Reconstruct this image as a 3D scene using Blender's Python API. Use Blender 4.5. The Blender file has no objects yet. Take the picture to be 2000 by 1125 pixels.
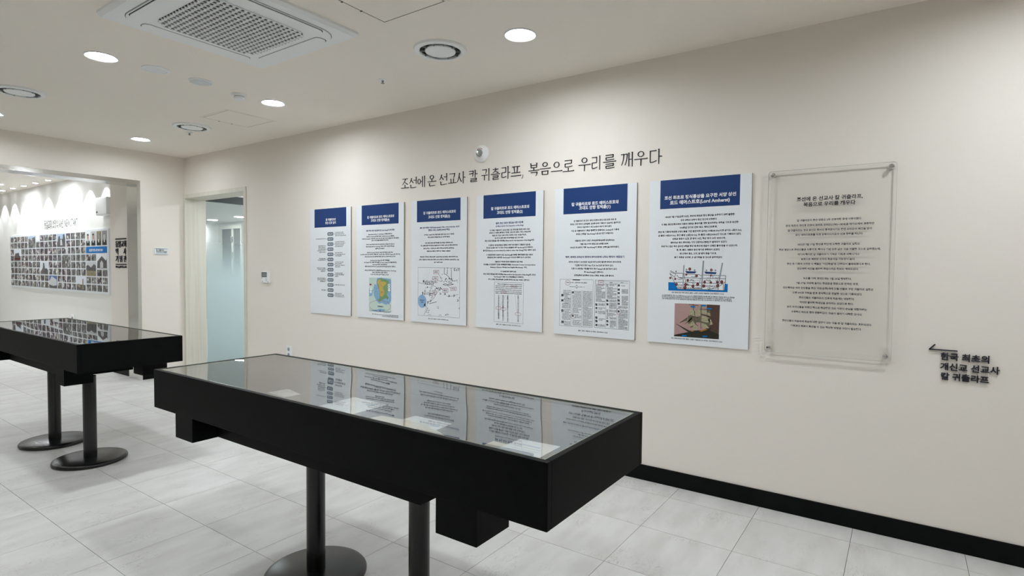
import bpy, bmesh, math, random
from mathutils import Matrix, Vector

# ------------------------------------------------------------------ camera
F_PX = 1100.2236
YAW, PITCH, ROLL = 0.6060540, -0.0344651, 0.0093306
CAM_H = 1.34083          # metres above the floor
D = 3.41159              # long wall (plane Y = D)
L = 7.26955              # end wall (plane X = -L)
H = 2.65364              # ceiling
scene = bpy.context.scene
col = scene.collection
cy, sy, cp, sp = math.cos(YAW), math.sin(YAW), math.cos(PITCH), math.sin(PITCH)
FW = Vector((-sy * cp, cy * cp, sp))
R0 = Vector((cy, sy, 0.0))
U0 = R0.cross(FW)
RT = R0 * math.cos(ROLL) + U0 * math.sin(ROLL)
UP = U0 * math.cos(ROLL) - R0 * math.sin(ROLL)
EYE = Vector((0, 0, CAM_H))
cam_data = bpy.data.cameras.new('camera')
cam_data.sensor_width = 36.0
cam_data.lens = F_PX / 2000.0 * 36.0
cam_data.clip_start = 0.05
camera = bpy.data.objects.new('camera', cam_data)
col.objects.link(camera)
m = Matrix((RT, UP, -FW)).transposed().to_4x4()
m.translation = EYE
camera.matrix_world = m
scene.camera = camera

# ------------------------------------------------------------------ world and exposure
world = bpy.data.worlds.new('world')
scene.world = world
world.use_nodes = True
world.node_tree.nodes['Background'].inputs[0].default_value = (0.5, 0.55, 0.6, 1)
world.node_tree.nodes['Background'].inputs[1].default_value = 0.05
vs = scene.view_settings
vs.view_transform = 'Standard'
vs.look = 'None'
vs.gamma = 1.0
vs.use_curve_mapping = False
vs.exposure = 0.0
LAMP_POWER = 254.0        # radiance of the ceiling downlight lenses
LAMP_TINT = (0.925, 0.975, 1.02)
scene.cycles.adaptive_threshold = 0.035
scene.cycles.caustics_reflective = False
scene.cycles.caustics_refractive = False
scene.cycles.transparent_max_bounces = 16
scene.cycles.sample_clamp_indirect = 10.0
scene.cycles.max_bounces = 12
scene.cycles.diffuse_bounces = 8          # pale room: many interreflections carry light to the ceiling

random.seed(7)


def px_dir(x, y):
    return FW + RT * ((x - 1000.0) / F_PX) - UP * ((y - 562.5) / F_PX)


def on_y(x, y, Y=D):
    """point of the vertical plane Y seen at photo pixel (x, y)"""
    d = px_dir(x, y)
    return EYE + d * (Y / d.y)


def on_z(x, y, z):
    d = px_dir(x, y)
    return EYE + d * ((z - CAM_H) / d.z)


def project(p):
    d = Vector(p) - EYE
    w = d.dot(FW)
    if w < 0.05:
        return None
    return (1000 + F_PX * d.dot(RT) / w, 562.5 - F_PX * d.dot(UP) / w, w)


# ------------------------------------------------------------------ materials
def new_mat(name):
    mt = bpy.data.materials.new(name)
    mt.use_nodes = True
    nt = mt.node_tree
    return mt, nt, nt.nodes['Principled BSDF']


def plain(name, rgb, rough=0.6, metal=0.0, spec=0.5, grain=0.0, gscale=40.0, bump=0.0):
    mt, nt, b = new_mat(name)
    b.inputs['Base Color'].default_value = (*rgb, 1)
    b.inputs['Roughness'].default_value = rough
    b.inputs['Metallic'].default_value = metal
    b.inputs['Specular IOR Level'].default_value = spec
    if grain or bump:
        tc = nt.nodes.new('ShaderNodeNewGeometry')
        nz = nt.nodes.new('ShaderNodeTexNoise')
        nz.inputs['Scale'].default_value = gscale
        nz.inputs['Detail'].default_value = 4
        nt.links.new(tc.outputs['Position'], nz.inputs['Vector'])
        if grain:
            rp = nt.nodes.new('ShaderNodeValToRGB')
            rp.color_ramp.elements[0].position = 0.3
            rp.color_ramp.elements[1].position = 0.7
            rp.color_ramp.elements[0].color = (*[c * (1 - grain) for c in rgb], 1)
            rp.color_ramp.elements[1].color = (*[min(1, c * (1 + grain)) for c in rgb], 1)
            nt.links.new(nz.outputs['Fac'], rp.inputs['Fac'])
            nt.links.new(rp.outputs['Color'], b.inputs['Base Color'])
        if bump:
            bp = nt.nodes.new('ShaderNodeBump')
            bp.inputs['Strength'].default_value = bump
            bp.inputs['Distance'].default_value = 0.002
            nt.links.new(nz.outputs['Fac'], bp.inputs['Height'])
            nt.links.new(bp.outputs['Normal'], b.inputs['Normal'])
    return mt


def emit(name, rgb, strength):
    mt = bpy.data.materials.new(name)
    mt.use_nodes = True
    nt = mt.node_tree
    nt.nodes.remove(nt.nodes['Principled BSDF'])
    e = nt.nodes.new('ShaderNodeEmission')
    e.inputs[0].default_value = (*rgb, 1)
    e.inputs[1].default_value = strength
    nt.links.new(e.outputs[0], nt.nodes['Material Output'].inputs[0])
    return mt


def sheet_glass(name, tint=(1, 1, 1), f0=0.043, power=5.0, rough=0.0, wave=0.0, wscale=3.0, frost=None):
    """clear pane: Schlick reflection over straight transmission, optional waviness, optional frosted film below a height"""
    mt = bpy.data.materials.new(name)
    mt.use_nodes = True
    nt = mt.node_tree
    N, K = nt.nodes, nt.links
    N.remove(N['Principled BSDF'])
    geo = N.new('ShaderNodeNewGeometry')
    dot = N.new('ShaderNodeVectorMath'); dot.operation = 'DOT_PRODUCT'
    K.new(geo.outputs['Incoming'], dot.inputs[0]); K.new(geo.outputs['Normal'], dot.inputs[1])
    ab = N.new('ShaderNodeMath'); ab.operation = 'ABSOLUTE'; K.new(dot.outputs['Value'], ab.inputs[0])
    om = N.new('ShaderNodeMath'); om.operation = 'SUBTRACT'; om.inputs[0].default_value = 1; K.new(ab.outputs[0], om.inputs[1])
    pw = N.new('ShaderNodeMath'); pw.operation = 'POWER'; pw.inputs[1].default_value = power; K.new(om.outputs[0], pw.inputs[0])
    ma = N.new('ShaderNodeMath'); ma.operation = 'MULTIPLY_ADD'
    ma.inputs[1].default_value = 1 - f0; ma.inputs[2].default_value = f0
    K.new(pw.outputs[0], ma.inputs[0])
    tr = N.new('ShaderNodeBsdfTransparent'); tr.inputs[0].default_value = (*tint, 1)
    gl = N.new('ShaderNodeBsdfGlossy'); gl.inputs['Roughness'].default_value = rough
    if wave:
        nz = N.new('ShaderNodeTexNoise'); nz.inputs['Scale'].default_value = wscale; nz.inputs['Detail'].default_value = 0.0
        mp_ = N.new('ShaderNodeMapping'); mp_.inputs['Scale'].default_value = (0.45, 1.0, 1.0)
        K.new(geo.outputs['Position'], mp_.inputs[0]); K.new(mp_.outputs[0], nz.inputs['Vector'])
        bp = N.new('ShaderNodeBump'); bp.inputs['Strength'].default_value = 1.0; bp.inputs['Distance'].default_value = wave
        K.new(nz.outputs['Fac'], bp.inputs['Height']); K.new(bp.outputs['Normal'], gl.inputs['Normal'])
    mx = N.new('ShaderNodeMixShader')
    K.new(ma.outputs[0], mx.inputs[0]); K.new(tr.outputs[0], mx.inputs[1]); K.new(gl.outputs[0], mx.inputs[2])
    last = mx
    if frost:
        lo, hi, rgb = frost
        sx = N.new('ShaderNodeSeparateXYZ'); K.new(geo.outputs['Position'], sx.inputs[0])
        mr = N.new('ShaderNodeMapRange'); mr.interpolation_type = 'SMOOTHSTEP'
        mr.inputs['From Min'].default_value = lo; mr.inputs['From Max'].default_value = hi
        mr.inputs['To Min'].default_value = 0.97; mr.inputs['To Max'].default_value = 0.22
        K.new(sx.outputs['Z'], mr.inputs['Value'])
        df = N.new('ShaderNodeBsdfDiffuse'); df.inputs[0].default_value = (*rgb, 1)
        tl = N.new('ShaderNodeBsdfTranslucent'); tl.inputs[0].default_value = (*rgb, 1)
        m2 = N.new('ShaderNodeMixShader'); m2.inputs[0].default_value = 0.5
        K.new(df.outputs[0], m2.inputs[1]); K.new(tl.outputs[0], m2.inputs[2])
        m3 = N.new('ShaderNodeMixShader')
        K.new(mr.outputs[0], m3.inputs[0]); K.new(mx.outputs[0], m3.inputs[1]); K.new(m2.outputs[0], m3.inputs[2])
        last = m3
    K.new(last.outputs[0], N['Material Output'].inputs[0])
    return mt


def tile_material():
    mt, nt, b = new_mat('pale_stone_tile')
    N, K = nt.nodes, nt.links
    geo = N.new('ShaderNodeNewGeometry')
    oi = N.new('ShaderNodeObjectInfo')
    off = N.new('ShaderNodeVectorMath'); off.operation = 'MULTIPLY_ADD'
    cb = N.new('ShaderNodeCombineXYZ'); K.new(oi.outputs['Random'], cb.inputs[2])
    off.inputs[1].default_value = (1, 1, 7)
    K.new(cb.outputs[0], off.inputs[0]); K.new(geo.outputs['Position'], off.inputs[2])
    mp = N.new('ShaderNodeMapping'); mp.inputs['Scale'].default_value = (3.2, 1.0, 1.0)
    mp.inputs['Rotation'].default_value = (0, 0, 0.25)
    K.new(off.outputs[0], mp.inputs[0])
    cl = N.new('ShaderNodeTexNoise'); cl.inputs['Scale'].default_value = 3.0; cl.inputs['Detail'].default_value = 6
    K.new(mp.outputs[0], cl.inputs['Vector'])
    r1 = N.new('ShaderNodeValToRGB')
    r1.color_ramp.elements[0].position = 0.3; r1.color_ramp.elements[0].color = (0.55, 0.545, 0.525, 1)
    r1.color_ramp.elements[1].position = 0.65; r1.color_ramp.elements[1].color = (0.645, 0.645, 0.632, 1)
    K.new(cl.outputs['Fac'], r1.inputs[0])
    vn = N.new('ShaderNodeTexNoise'); vn.inputs['Scale'].default_value = 9.0; vn.inputs['Detail'].default_value = 7
    vn.inputs['Roughness'].default_value = 0.62; vn.inputs['Distortion'].default_value = 1.4
    K.new(mp.outputs[0], vn.inputs['Vector'])
    r2 = N.new('ShaderNodeValToRGB')
    e = r2.color_ramp.elements
    e[0].position = 0.0; e[0].color = (0, 0, 0, 1)
    e[1].position = 1.0; e[1].color = (0, 0, 0, 1)
    a = e.new(0.485); a.color = (0, 0, 0, 1)
    a = e.new(0.5); a.color = (1, 1, 1, 1)
    a = e.new(0.512); a.color = (0, 0, 0, 1)
    K.new(vn.outputs['Fac'], r2.inputs[0])
    ms = N.new('ShaderNodeTexNoise'); ms.inputs['Scale'].default_value = 5.0; ms.inputs['Detail'].default_value = 2
    K.new(off.outputs[0], ms.inputs['Vector'])
    mr = N.new('ShaderNodeMapRange')
    mr.inputs['From Min'].default_value = 0.48; mr.inputs['From Max'].default_value = 0.68
    mr.inputs['To Max'].default_value = 0.8
    K.new(ms.outputs['Fac'], mr.inputs['Value'])
    mu = N.new('ShaderNodeMath'); mu.operation = 'MULTIPLY'
    K.new(r2.outputs[0], mu.inputs[0]); K.new(mr.outputs[0], mu.inputs[1])
    mix = N.new('ShaderNodeMix'); mix.data_type = 'RGBA'
    mix.inputs['B'].default_value = (0.27, 0.235, 0.20, 1)
    K.new(mu.outputs[0], mix.inputs['Factor']); K.new(r1.outputs[0], mix.inputs['A'])
    K.new(mix.outputs['Result'], b.inputs['Base Color'])
    b.inputs['Roughness'].default_value = 0.42
    b.inputs['Specular IOR Level'].default_value = 0.35
    bp = N.new('ShaderNodeBump'); bp.inputs['Strength'].default_value = 0.15; bp.inputs['Distance'].default_value = 0.002
    K.new(vn.outputs['Fac'], bp.inputs['Height']); K.new(bp.outputs['Normal'], b.inputs['Normal'])
    return mt


def ash_material():
    mt, nt, b = new_mat('pale_ash_laminate')
    N, K = nt.nodes, nt.links
    geo = N.new('ShaderNodeNewGeometry')
    mp = N.new('ShaderNodeMapping'); mp.inputs['Scale'].default_value = (28, 28, 0.9)
    K.new(geo.outputs['Position'], mp.inputs[0])
    nz = N.new('ShaderNodeTexNoise'); nz.inputs['Scale'].default_value = 1.4; nz.inputs['Detail'].default_value = 5
    nz.inputs['Distortion'].default_value = 0.5
    K.new(mp.outputs[0], nz.inputs['Vector'])
    r = N.new('ShaderNodeValToRGB')
    r.color_ramp.elements[0].position = 0.26; r.color_ramp.elements[0].color = (0.63, 0.60, 0.515, 1)
    r.color_ramp.elements[1].position = 0.6; r.color_ramp.elements[1].color = (0.70, 0.68, 0.60, 1)
    K.new(nz.outputs['Fac'], r.inputs[0]); K.new(r.outputs[0], b.inputs['Base Color'])
    b.inputs['Roughness'].default_value = 0.5
    return mt


def photo_material(name, stops, scale=15.0):
    """a small printed photograph: patches of colour that differ from picture to picture"""
    mt, nt, b = new_mat(name)
    N, K = nt.nodes, nt.links
    tc = N.new('ShaderNodeTexCoord'); oi = N.new('ShaderNodeObjectInfo')
    cb = N.new('ShaderNodeCombineXYZ')
    K.new(oi.outputs['Random'], cb.inputs[0]); K.new(oi.outputs['Random'], cb.inputs[1])
    off = N.new('ShaderNodeVectorMath'); off.operation = 'MULTIPLY_ADD'; off.inputs[1].default_value = (57, 91, 0)
    K.new(cb.outputs[0], off.inputs[0]); K.new(tc.outputs['Object'], off.inputs[2])
    nz = N.new('ShaderNodeTexNoise'); nz.inputs['Scale'].default_value = scale; nz.inputs['Detail'].default_value = 3
    nz.inputs['Roughness'].default_value = 0.6
    K.new(off.outputs[0], nz.inputs['Vector'])
    r = N.new('ShaderNodeValToRGB'); r.color_ramp.interpolation = 'CONSTANT'
    for i, (p, c) in enumerate(stops):
        el = r.color_ramp.elements[i] if i < 2 else r.color_ramp.elements.new(p)
        el.position = p; el.color = (*c, 1)
    K.new(nz.outputs['Fac'], r.inputs[0])
    hs = N.new('ShaderNodeHueSaturation')
    mr = N.new('ShaderNodeMapRange'); mr.inputs['To Min'].default_value = 0.42; mr.inputs['To Max'].default_value = 0.6
    K.new(oi.outputs['Random'], mr.inputs['Value']); K.new(mr.outputs[0], hs.inputs['Hue'])
    K.new(r.outputs[0], hs.inputs['Color']); K.new(hs.outputs[0], b.inputs['Base Color'])
    b.inputs['Roughness'].default_value = 0.6
    return mt


M = dict(
    wall=plain('beige_wallpaper', (0.815, 0.77, 0.71), 0.8, spec=0.2, grain=0.012, gscale=180, bump=0.06),
    ceiling=plain('beige_ceiling_paint', (0.90, 0.845, 0.77), 0.9, spec=0.1, grain=0.01, gscale=120),
    white_wall=plain('white_wall_paint', (0.81, 0.80, 0.77), 0.8, spec=0.2, grain=0.01, gscale=90),
    joint=plain('dark_joint', (0.10, 0.10, 0.10), 0.9),
    tile=tile_material(),
    black_base=plain('black_skirting', (0.003, 0.0035, 0.0034), 0.5, spec=0.12, grain=0.3, gscale=14),
    black=plain('black_painted_wood', (0.003, 0.0035, 0.0035), 0.55, spec=0.10, grain=0.25, gscale=30, bump=0.05),
    black_lining=plain('black_case_lining', (0.003, 0.003, 0.003), 0.9, spec=0.05),
    black_metal=plain('black_powder_coat', (0.005, 0.0056, 0.0056), 0.26, spec=0.5),
    rim=plain('black_edge_strip', (0.016, 0.018, 0.019), 0.35, spec=0.5),
    steel=plain('polished_steel', (0.74, 0.74, 0.72), 0.17, metal=1.0, bump=0.02, gscale=3),
    chrome=plain('chrome', (0.8, 0.8, 0.82), 0.08, metal=1.0),
    ash=ash_material(),
    white=plain('white_plastic', (0.86, 0.88, 0.88), 0.45, grain=0.005),
    white_trim=plain('white_lamp_trim', (0.80, 0.82, 0.84), 0.5),
    grey=plain('grey_plastic', (0.22, 0.235, 0.235), 0.5),
    groove=plain('dark_groove', (0.045, 0.05, 0.05), 0.8),
    dark=plain('dark_void', (0.012, 0.013, 0.013), 0.9),
    board=plain('white_print_board', (0.78, 0.82, 0.85), 0.55, spec=0.25),
    board_edge=plain('brown_board_edge', (0.30, 0.26, 0.22), 0.8),
    navy=plain('navy_header_print', (0.007, 0.040, 0.165), 0.5, spec=0.3),
    ink=plain('black_print_ink', (0.022, 0.024, 0.032), 0.6, spec=0.2),
    navy_ink=plain('navy_print_ink', (0.03, 0.035, 0.16), 0.6, spec=0.2),
    white_ink=plain('white_print_ink', (0.80, 0.82, 0.84), 0.6, spec=0.2),
    red_ink=plain('red_print_ink', (0.34, 0.06, 0.055), 0.6, spec=0.2),
    maroon=plain('maroon_print_ink', (0.13, 0.016, 0.016), 0.6, spec=0.2),
    blue_ink=plain('blue_print_ink', (0.0, 0.16, 0.50), 0.6, spec=0.2),
    pale_blue=plain('pale_blue_print', (0.27, 0.45, 0.66), 0.6, spec=0.2),
    sea_blue=plain('map_sea_blue', (0.24, 0.42, 0.60), 0.6, spec=0.2, grain=0.15, gscale=60),
    sea_pale=plain('map_sea_pale', (0.55, 0.68, 0.62), 0.6, spec=0.2),
    map_green=plain('map_green', (0.20, 0.34, 0.17), 0.6, spec=0.2),
    map_yellow=plain('map_yellow', (0.55, 0.40, 0.11), 0.6, spec=0.2),
    slate=plain('slate_pill_print', (0.13, 0.18, 0.225), 0.6, spec=0.2),
    thin_grey=plain('thin_grey_print', (0.30, 0.33, 0.38), 0.6, spec=0.2),
    pink=plain('pink_backdrop_print', (0.42, 0.27, 0.26), 0.6, spec=0.2, grain=0.06, gscale=90),
    brown=plain('brown_backdrop_print', (0.085, 0.052, 0.04), 0.6, spec=0.2, grain=0.1, gscale=90),
    sail=plain('sail_print', (0.36, 0.34, 0.22), 0.6, spec=0.2, grain=0.35, gscale=120),
    sail_dark=plain('dark_sail_print', (0.13, 0.12, 0.075), 0.6, spec=0.2, grain=0.4, gscale=150),
    hull=plain('hull_print', (0.03, 0.03, 0.022), 0.6, spec=0.2),
    deck=plain('amber_deck_print', (0.42, 0.17, 0.02), 0.6, spec=0.2),
    paper=plain('white_paper', (0.80, 0.80, 0.78), 0.8, grain=0.03, gscale=60),
    old_paper=plain('aged_paper', (0.66, 0.56, 0.42), 0.85, grain=0.12, gscale=40),
    screen=plain('grey_screen', (0.06, 0.07, 0.07), 0.2),
    teal=plain('grey_green_plastic', (0.12, 0.30, 0.17), 0.5),
    lens=emit('downlight_lens', LAMP_TINT, LAMP_POWER),
    dim_lens=emit('next_room_lens', LAMP_TINT, 270.0),
    soft_lens=emit('weaker_downlight_lens', LAMP_TINT, 150.0),
    spot_lens=emit('small_spot_lens', LAMP_TINT, 25.0),
    acrylic=sheet_glass('clear_acrylic', (0.997, 0.998, 0.995), f0=0.02),
    acrylic_edge=plain('acrylic_cut_edge', (0.50, 0.49, 0.43), 0.3),
    case_glass=sheet_glass('display_case_glass', (0.97, 0.985, 0.98), f0=0.04, power=3.0, wave=0.0042, wscale=2.3),
    glass_edge=plain('green_glass_edge', (0.25, 0.27, 0.20), 0.25),
    frosted=sheet_glass('gradient_frosted_glass', (0.90, 0.965, 0.96), frost=(1.08, 1.78, (0.62, 0.76, 0.78))),
    grey_panel=plain('dark_grey_header', (0.028, 0.035, 0.037), 0.6),
    door_dark=plain('dark_taupe_door', (0.10, 0.095, 0.085), 0.6, grain=0.15, gscale=15),
    clear_dome=plain('clear_faceted_dome', (0.27, 0.29, 0.27), 0.12, spec=0.8),
    photo_colour=photo_material('colour_photo_print', [(0.0, (0.015, 0.015, 0.02)), (0.36, (0.05, 0.035, 0.035)), (0.42, (0.13, 0.05, 0.04)), (0.46, (0.09, 0.10, 0.15)),
                                                      (0.51, (0.03, 0.03, 0.035)), (0.55, (0.42, 0.33, 0.24)), (0.60, (0.72, 0.74, 0.78)), (0.67, (0.20, 0.27, 0.36))]),
    photo_grey=photo_material('black_and_white_photo_print', [(0.0, (0.015, 0.015, 0.015)), (0.37, (0.06, 0.057, 0.055)), (0.43, (0.20, 0.19, 0.185)),
                                                              (0.48, (0.04, 0.04, 0.04)), (0.53, (0.34, 0.33, 0.32)), (0.58, (0.10, 0.10, 0.10)), (0.62, (0.68, 0.68, 0.67))]),
    sky_print=plain('sky_print', (0.40, 0.52, 0.68), 0.6),
    pale_sky_print=plain('pale_sky_print', (0.66, 0.70, 0.76), 0.6),
    deep_sky_print=plain('deep_blue_sky_print', (0.08, 0.14, 0.33), 0.6),
    stone_print=plain('stone_print', (0.09, 0.085, 0.085), 0.6, grain=0.4, gscale=25),
    ochre_print=plain('ochre_print', (0.27, 0.22, 0.13), 0.6, grain=0.4, gscale=25),
    pale_print=plain('pale_building_print', (0.55, 0.56, 0.58), 0.6),
    skin=plain('skin_print', (0.50, 0.30, 0.21), 0.6),
    grey_skin=plain('grey_portrait_print', (0.30, 0.29, 0.28), 0.6),
    wire=plain('black_cable', (0.01, 0.01, 0.01), 0.5),
)

# ------------------------------------------------------------------ mesh helpers (all in world coordinates)
def box(bm, x0, x1, y0, y1, z0, z1):
    v = [bm.verts.new((x, y, z)) for x in (x0, x1) for y in (y0, y1) for z in (z0, z1)]
    for q in ((0, 1, 3, 2), (4, 6, 7, 5), (0, 4, 5, 1), (2, 3, 7, 6), (0, 2, 6, 4), (1, 5, 7, 3)):
        bm.faces.new([v[i] for i in q])
    return v


def lathe(bm, prof, c, n=32, axis='Z'):
    """profile [(r, h)] turned about an axis through c; h runs along +axis"""
    rings = []
    for r, h in prof:
        ring = []
        for i in range(n):
            a = 2 * math.pi * i / n
            x, y = r * math.cos(a), r * math.sin(a)
            p = (c[0] + x, c[1] + y, c[2] + h) if axis == 'Z' else (c[0] + x, c[1] + h, c[2] + y)
            ring.append(bm.verts.new(p))
        rings.append(ring)
    for A, B in zip(rings, rings[1:]):
        for i in range(n):
            j = (i + 1) % n
            bm.faces.new((A[i], A[j], B[j], B[i]))
    for ring in (rings[0], rings[-1]):
        bm.faces.new(ring)


def extrude_poly(bm, pts, y0, y1):
    """polygon in (X, Z) given thickness along Y"""
    a = [bm.verts.new((x, y0, z)) for x, z in pts]
    b = [bm.verts.new((x, y1, z)) for x, z in pts]
    bm.faces.new(a)
    bm.faces.new(b[::-1])
    n = len(pts)
    for i in range(n):
        j = (i + 1) % n
        bm.faces.new((a[i], b[i], b[j], a[j]))


def prism_z(bm, pts, z0, z1):
    a = [bm.verts.new((x, y, z0)) for x, y in pts]
    b = [bm.verts.new((x, y, z1)) for x, y in pts]
    bm.faces.new(a[::-1])
    bm.faces.new(b)
    n = len(pts)
    for i in range(n):
        j = (i + 1) % n
        bm.faces.new((a[i], a[j], b[j], b[i]))


def rrect(x0, x1, y0, y1, r, n=5):
    pts = []
    for cx, cyy, a0 in ((x1 - r, y1 - r, 0), (x0 + r, y1 - r, 90), (x0 + r, y0 + r, 180), (x1 - r, y0 + r, 270)):
        for i in range(n + 1):
            a = math.radians(a0 + 90 * i / n)
            pts.append((cx + r * math.cos(a), cyy + r * math.sin(a)))
    return pts


def tube(bm, pts, r, n=8):
    prev = None
    pts = [Vector(p) for p in pts]
    for i, p in enumerate(pts):
        t = (pts[min(i + 1, len(pts) - 1)] - pts[max(i - 1, 0)]).normalized()
        u = t.cross(Vector((0.31, 0.2, 0.93))).normalized()
        w = t.cross(u)
        ring = [bm.verts.new(p + u * r * math.cos(2 * math.pi * k / n) + w * r * math.sin(2 * math.pi * k / n)) for k in range(n)]
        if prev:
            for k in range(n):
                bm.faces.new((prev[k], prev[(k + 1) % n], ring[(k + 1) % n], ring[k]))
        else:
            bm.faces.new(ring[::-1])
        prev = ring
    bm.faces.new(prev)


def root_loc(o):
    while o.parent:
        o = o.parent
    return Vector(o.location)


def obj(name, bm, mat, parent=None, bevel=0.0, smooth=False, kind=None, recalc=True):
    me = bpy.data.meshes.new(name)
    if bevel:
        bmesh.ops.bevel(bm, geom=bm.edges[:], offset=bevel, segments=2, affect='EDGES', profile=0.6)
    if recalc:
        bmesh.ops.recalc_face_normals(bm, faces=bm.faces[:])
    if parent is not None:
        bmesh.ops.translate(bm, verts=bm.verts[:], vec=-root_loc(parent))
    bm.to_mesh(me)
    bm.free()
    if smooth:
        for p in me.polygons:
            p.use_smooth = True
        me.set_sharp_from_angle(angle=math.radians(40))
    if mat:
        me.materials.append(M[mat])
    o = bpy.data.objects.new(name, me)
    col.objects.link(o)
    if parent is not None:
        o.parent = parent
    if kind:
        o['kind'] = kind
    return o


def B():
    return bmesh.new()


def boxo(name, ext, mat, parent=None, bevel=0.0, **k):
    bm = B()
    box(bm, *ext)
    return obj(name, bm, mat, parent, bevel, **k)


def tag(o, label, cat, group=None):
    o['label'] = label
    o['category'] = cat
    if group:
        o['group'] = group
    return o


def thing(name, label, cat, loc, group=None):
    o = bpy.data.objects.new(name, None)
    o.empty_display_size = 0.1
    o.location = loc
    col.objects.link(o)
    return tag(o, label, cat, group)


def copy_tree(o, parent=None):
    c = o.copy()
    col.objects.link(c)
    c.parent = parent
    for ch in list(o.children):
        copy_tree(ch, c)
    return c


def struct(name, ext, mat, **k):
    return boxo(name, ext, mat, kind='structure', **k)


# ------------------------------------------------------------------ lettering
# rarely used syllables of the finest print share a look-alike: every new glyph costs a fifth of a second
ALIKE = str.maketrans('겸곳굿근금끝네누눌닝답닻돌람랑량른므빵빼섬세승저절종준줄쪽참칭탑탱토합향활', '경것국은급같내두물당담낯들담왕왕은드방배선제송지전중순출속장청담대도함항물')


def glyph_mesh(s, bold=0.0, res=2):
    cu = bpy.data.curves.new('lettering', 'FONT')
    cu.body = s.translate(ALIKE)
    cu.size = 1.0
    cu.resolution_u = res
    cu.offset = bold
    t = bpy.data.objects.new('lettering', cu)
    me = bpy.data.meshes.new_from_object(t)
    bpy.data.objects.remove(t)
    bpy.data.curves.remove(cu)
    return me


class Ink:
    """collects flat print on a wall plane (X right, Z up) with layers a fraction of a millimetre apart"""
    def __init__(self, Y):
        self.Y = Y
        self.v = []
        self.f = []

    def text(self, s, x0, x1, zc, h=None, bold=0.0, slope=0.0, res=1):
        me = glyph_mesh(s, bold, res)
        xs = [v.co.x for v in me.vertices]
        if not xs:
            return
        a, b = min(xs), max(xs)
        sx = (x1 - x0) / (b - a)
        sz = h if h else sx
        n = len(self.v)
        for v in me.vertices:
            x = x0 + (v.co.x - a) * sx
            self.v.append((x, self.Y, zc + (v.co.y - 0.33) * sz + slope * (x - x0)))
        for p in me.polygons:
            self.f.append([n + i for i in p.vertices])
        bpy.data.meshes.remove(me)

    def poly(self, pts, y=0.0):
        n = len(self.v)
        self.v += [(x, self.Y - y, z) for x, z in pts]
        self.f.append(list(range(n, n + len(pts))))

    def line(self, pts, w, y=0.0, closed=False):
        pts = list(pts) + ([pts[0]] if closed else [])
        for (x0, z0), (x1, z1) in zip(pts, pts[1:]):
            dx, dz = x1 - x0, z1 - z0
            l = math.hypot(dx, dz) or 1
            nx, nz = -dz / l * w / 2, dx / l * w / 2
            self.poly([(x0 + nx, z0 + nz), (x1 + nx, z1 + nz), (x1 - nx, z1 - nz), (x0 - nx, z0 - nz)], y)

    def ellipse(self, cx, cz, rx, rz, y=0.0, n=20):
        self.poly([(cx + rx * math.cos(2 * math.pi * i / n), cz + rz * math.sin(2 * math.pi * i / n)) for i in range(n)], y)

    def ring(self, cx, cz, rx, rz, w, y=0.0, n=24):
        self.line([(cx + rx * math.cos(2 * math.pi * i / n), cz + rz * math.sin(2 * math.pi * i / n)) for i in range(n)], w, y, True)

    def build(self, name, mat, parent, depth=0.0):
        if not self.v:
            return None
        me = bpy.data.meshes.new(name)
        o3 = root_loc(parent)
        me.from_pydata([Vector(v) - o3 for v in self.v], [], self.f)
        me.materials.append(M[mat])
        if depth:
            bm = B()
            bm.from_mesh(me)
            bmesh.ops.remove_doubles(bm, verts=bm.verts[:], dist=1e-6)
            bmesh.ops.recalc_face_normals(bm, faces=bm.faces[:])
            r = bmesh.ops.extrude_face_region(bm, geom=bm.faces[:])
            vs_ = [g for g in r['geom'] if isinstance(g, bmesh.types.BMVert)]
            bmesh.ops.translate(bm, verts=vs_, vec=(0, -depth, 0))
            bmesh.ops.recalc_face_normals(bm, faces=bm.faces[:])
            bm.to_mesh(me)
            bm.free()
        o = bpy.data.objects.new(name, me)
        col.objects.link(o)
        o.parent = parent
        if any(k in name for k in ('lettering', 'lines', 'discs', 'numbers', 'names', 'circles', 'pill_row', 'marks', 'tags', 'boxes', 'buttons', 'frames')):
            o['kind'] = 'stuff'            # print far too fine to pick apart
        return o


# ================================================================== STRUCTURE
XR, YF = 3.9, -3.2                       # right and front walls of the room (behind the viewer)
T = 0.26                                 # thickness of the end wall
X2 = -16.0                               # far end of the next room
DOOR_X0, DOOR_X1, DOOR_H = -7.235, -5.935, 2.16
OPEN_Y0, OPEN_Y1, OPEN_H = -0.9, 2.888, 2.268

# floor: dark bed, then single tiles
floor = struct('floor', (X2 - 0.4, XR + 0.3, YF - 0.3, 7.7, -0.2, -0.003), 'joint')
TW, TD, GAP = 0.4575, 0.4415, 0.0022
tiles = []
ix0, ix1 = int((X2 - 0.279) / TW) - 1, int((XR - 0.279) / TW) + 1
iy0, iy1 = int((YF - 1.017) / TD) - 1, int((D + 0.3 - 1.017) / TD) + 1
me_tile = None
rest = B()
cand = []
for i in range(ix0, ix1):
    for j in range(iy0, iy1):
        x, y = 0.279 + i * TW, 1.017 + j * TD
        c = project((x + TW / 2, y + TD / 2, 0))
        vis = False
        size = 0
        if c and -90 < c[0] < 2090 and c[1] < 1300 and x + TW > X2 and y < D and y > YF:
            vis = True
            size = -c[2]
        cand.append((size if vis else -1e9, x, y))
cand.sort(reverse=True)
bm = B()
box(bm, GAP / 2, TW - GAP / 2, GAP / 2, TD - GAP / 2, -0.004, 0)
me_tile = bpy.data.meshes.new('tile')
bm.to_mesh(me_tile)
bm.free()
me_tile.materials.append(M['tile'])
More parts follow.
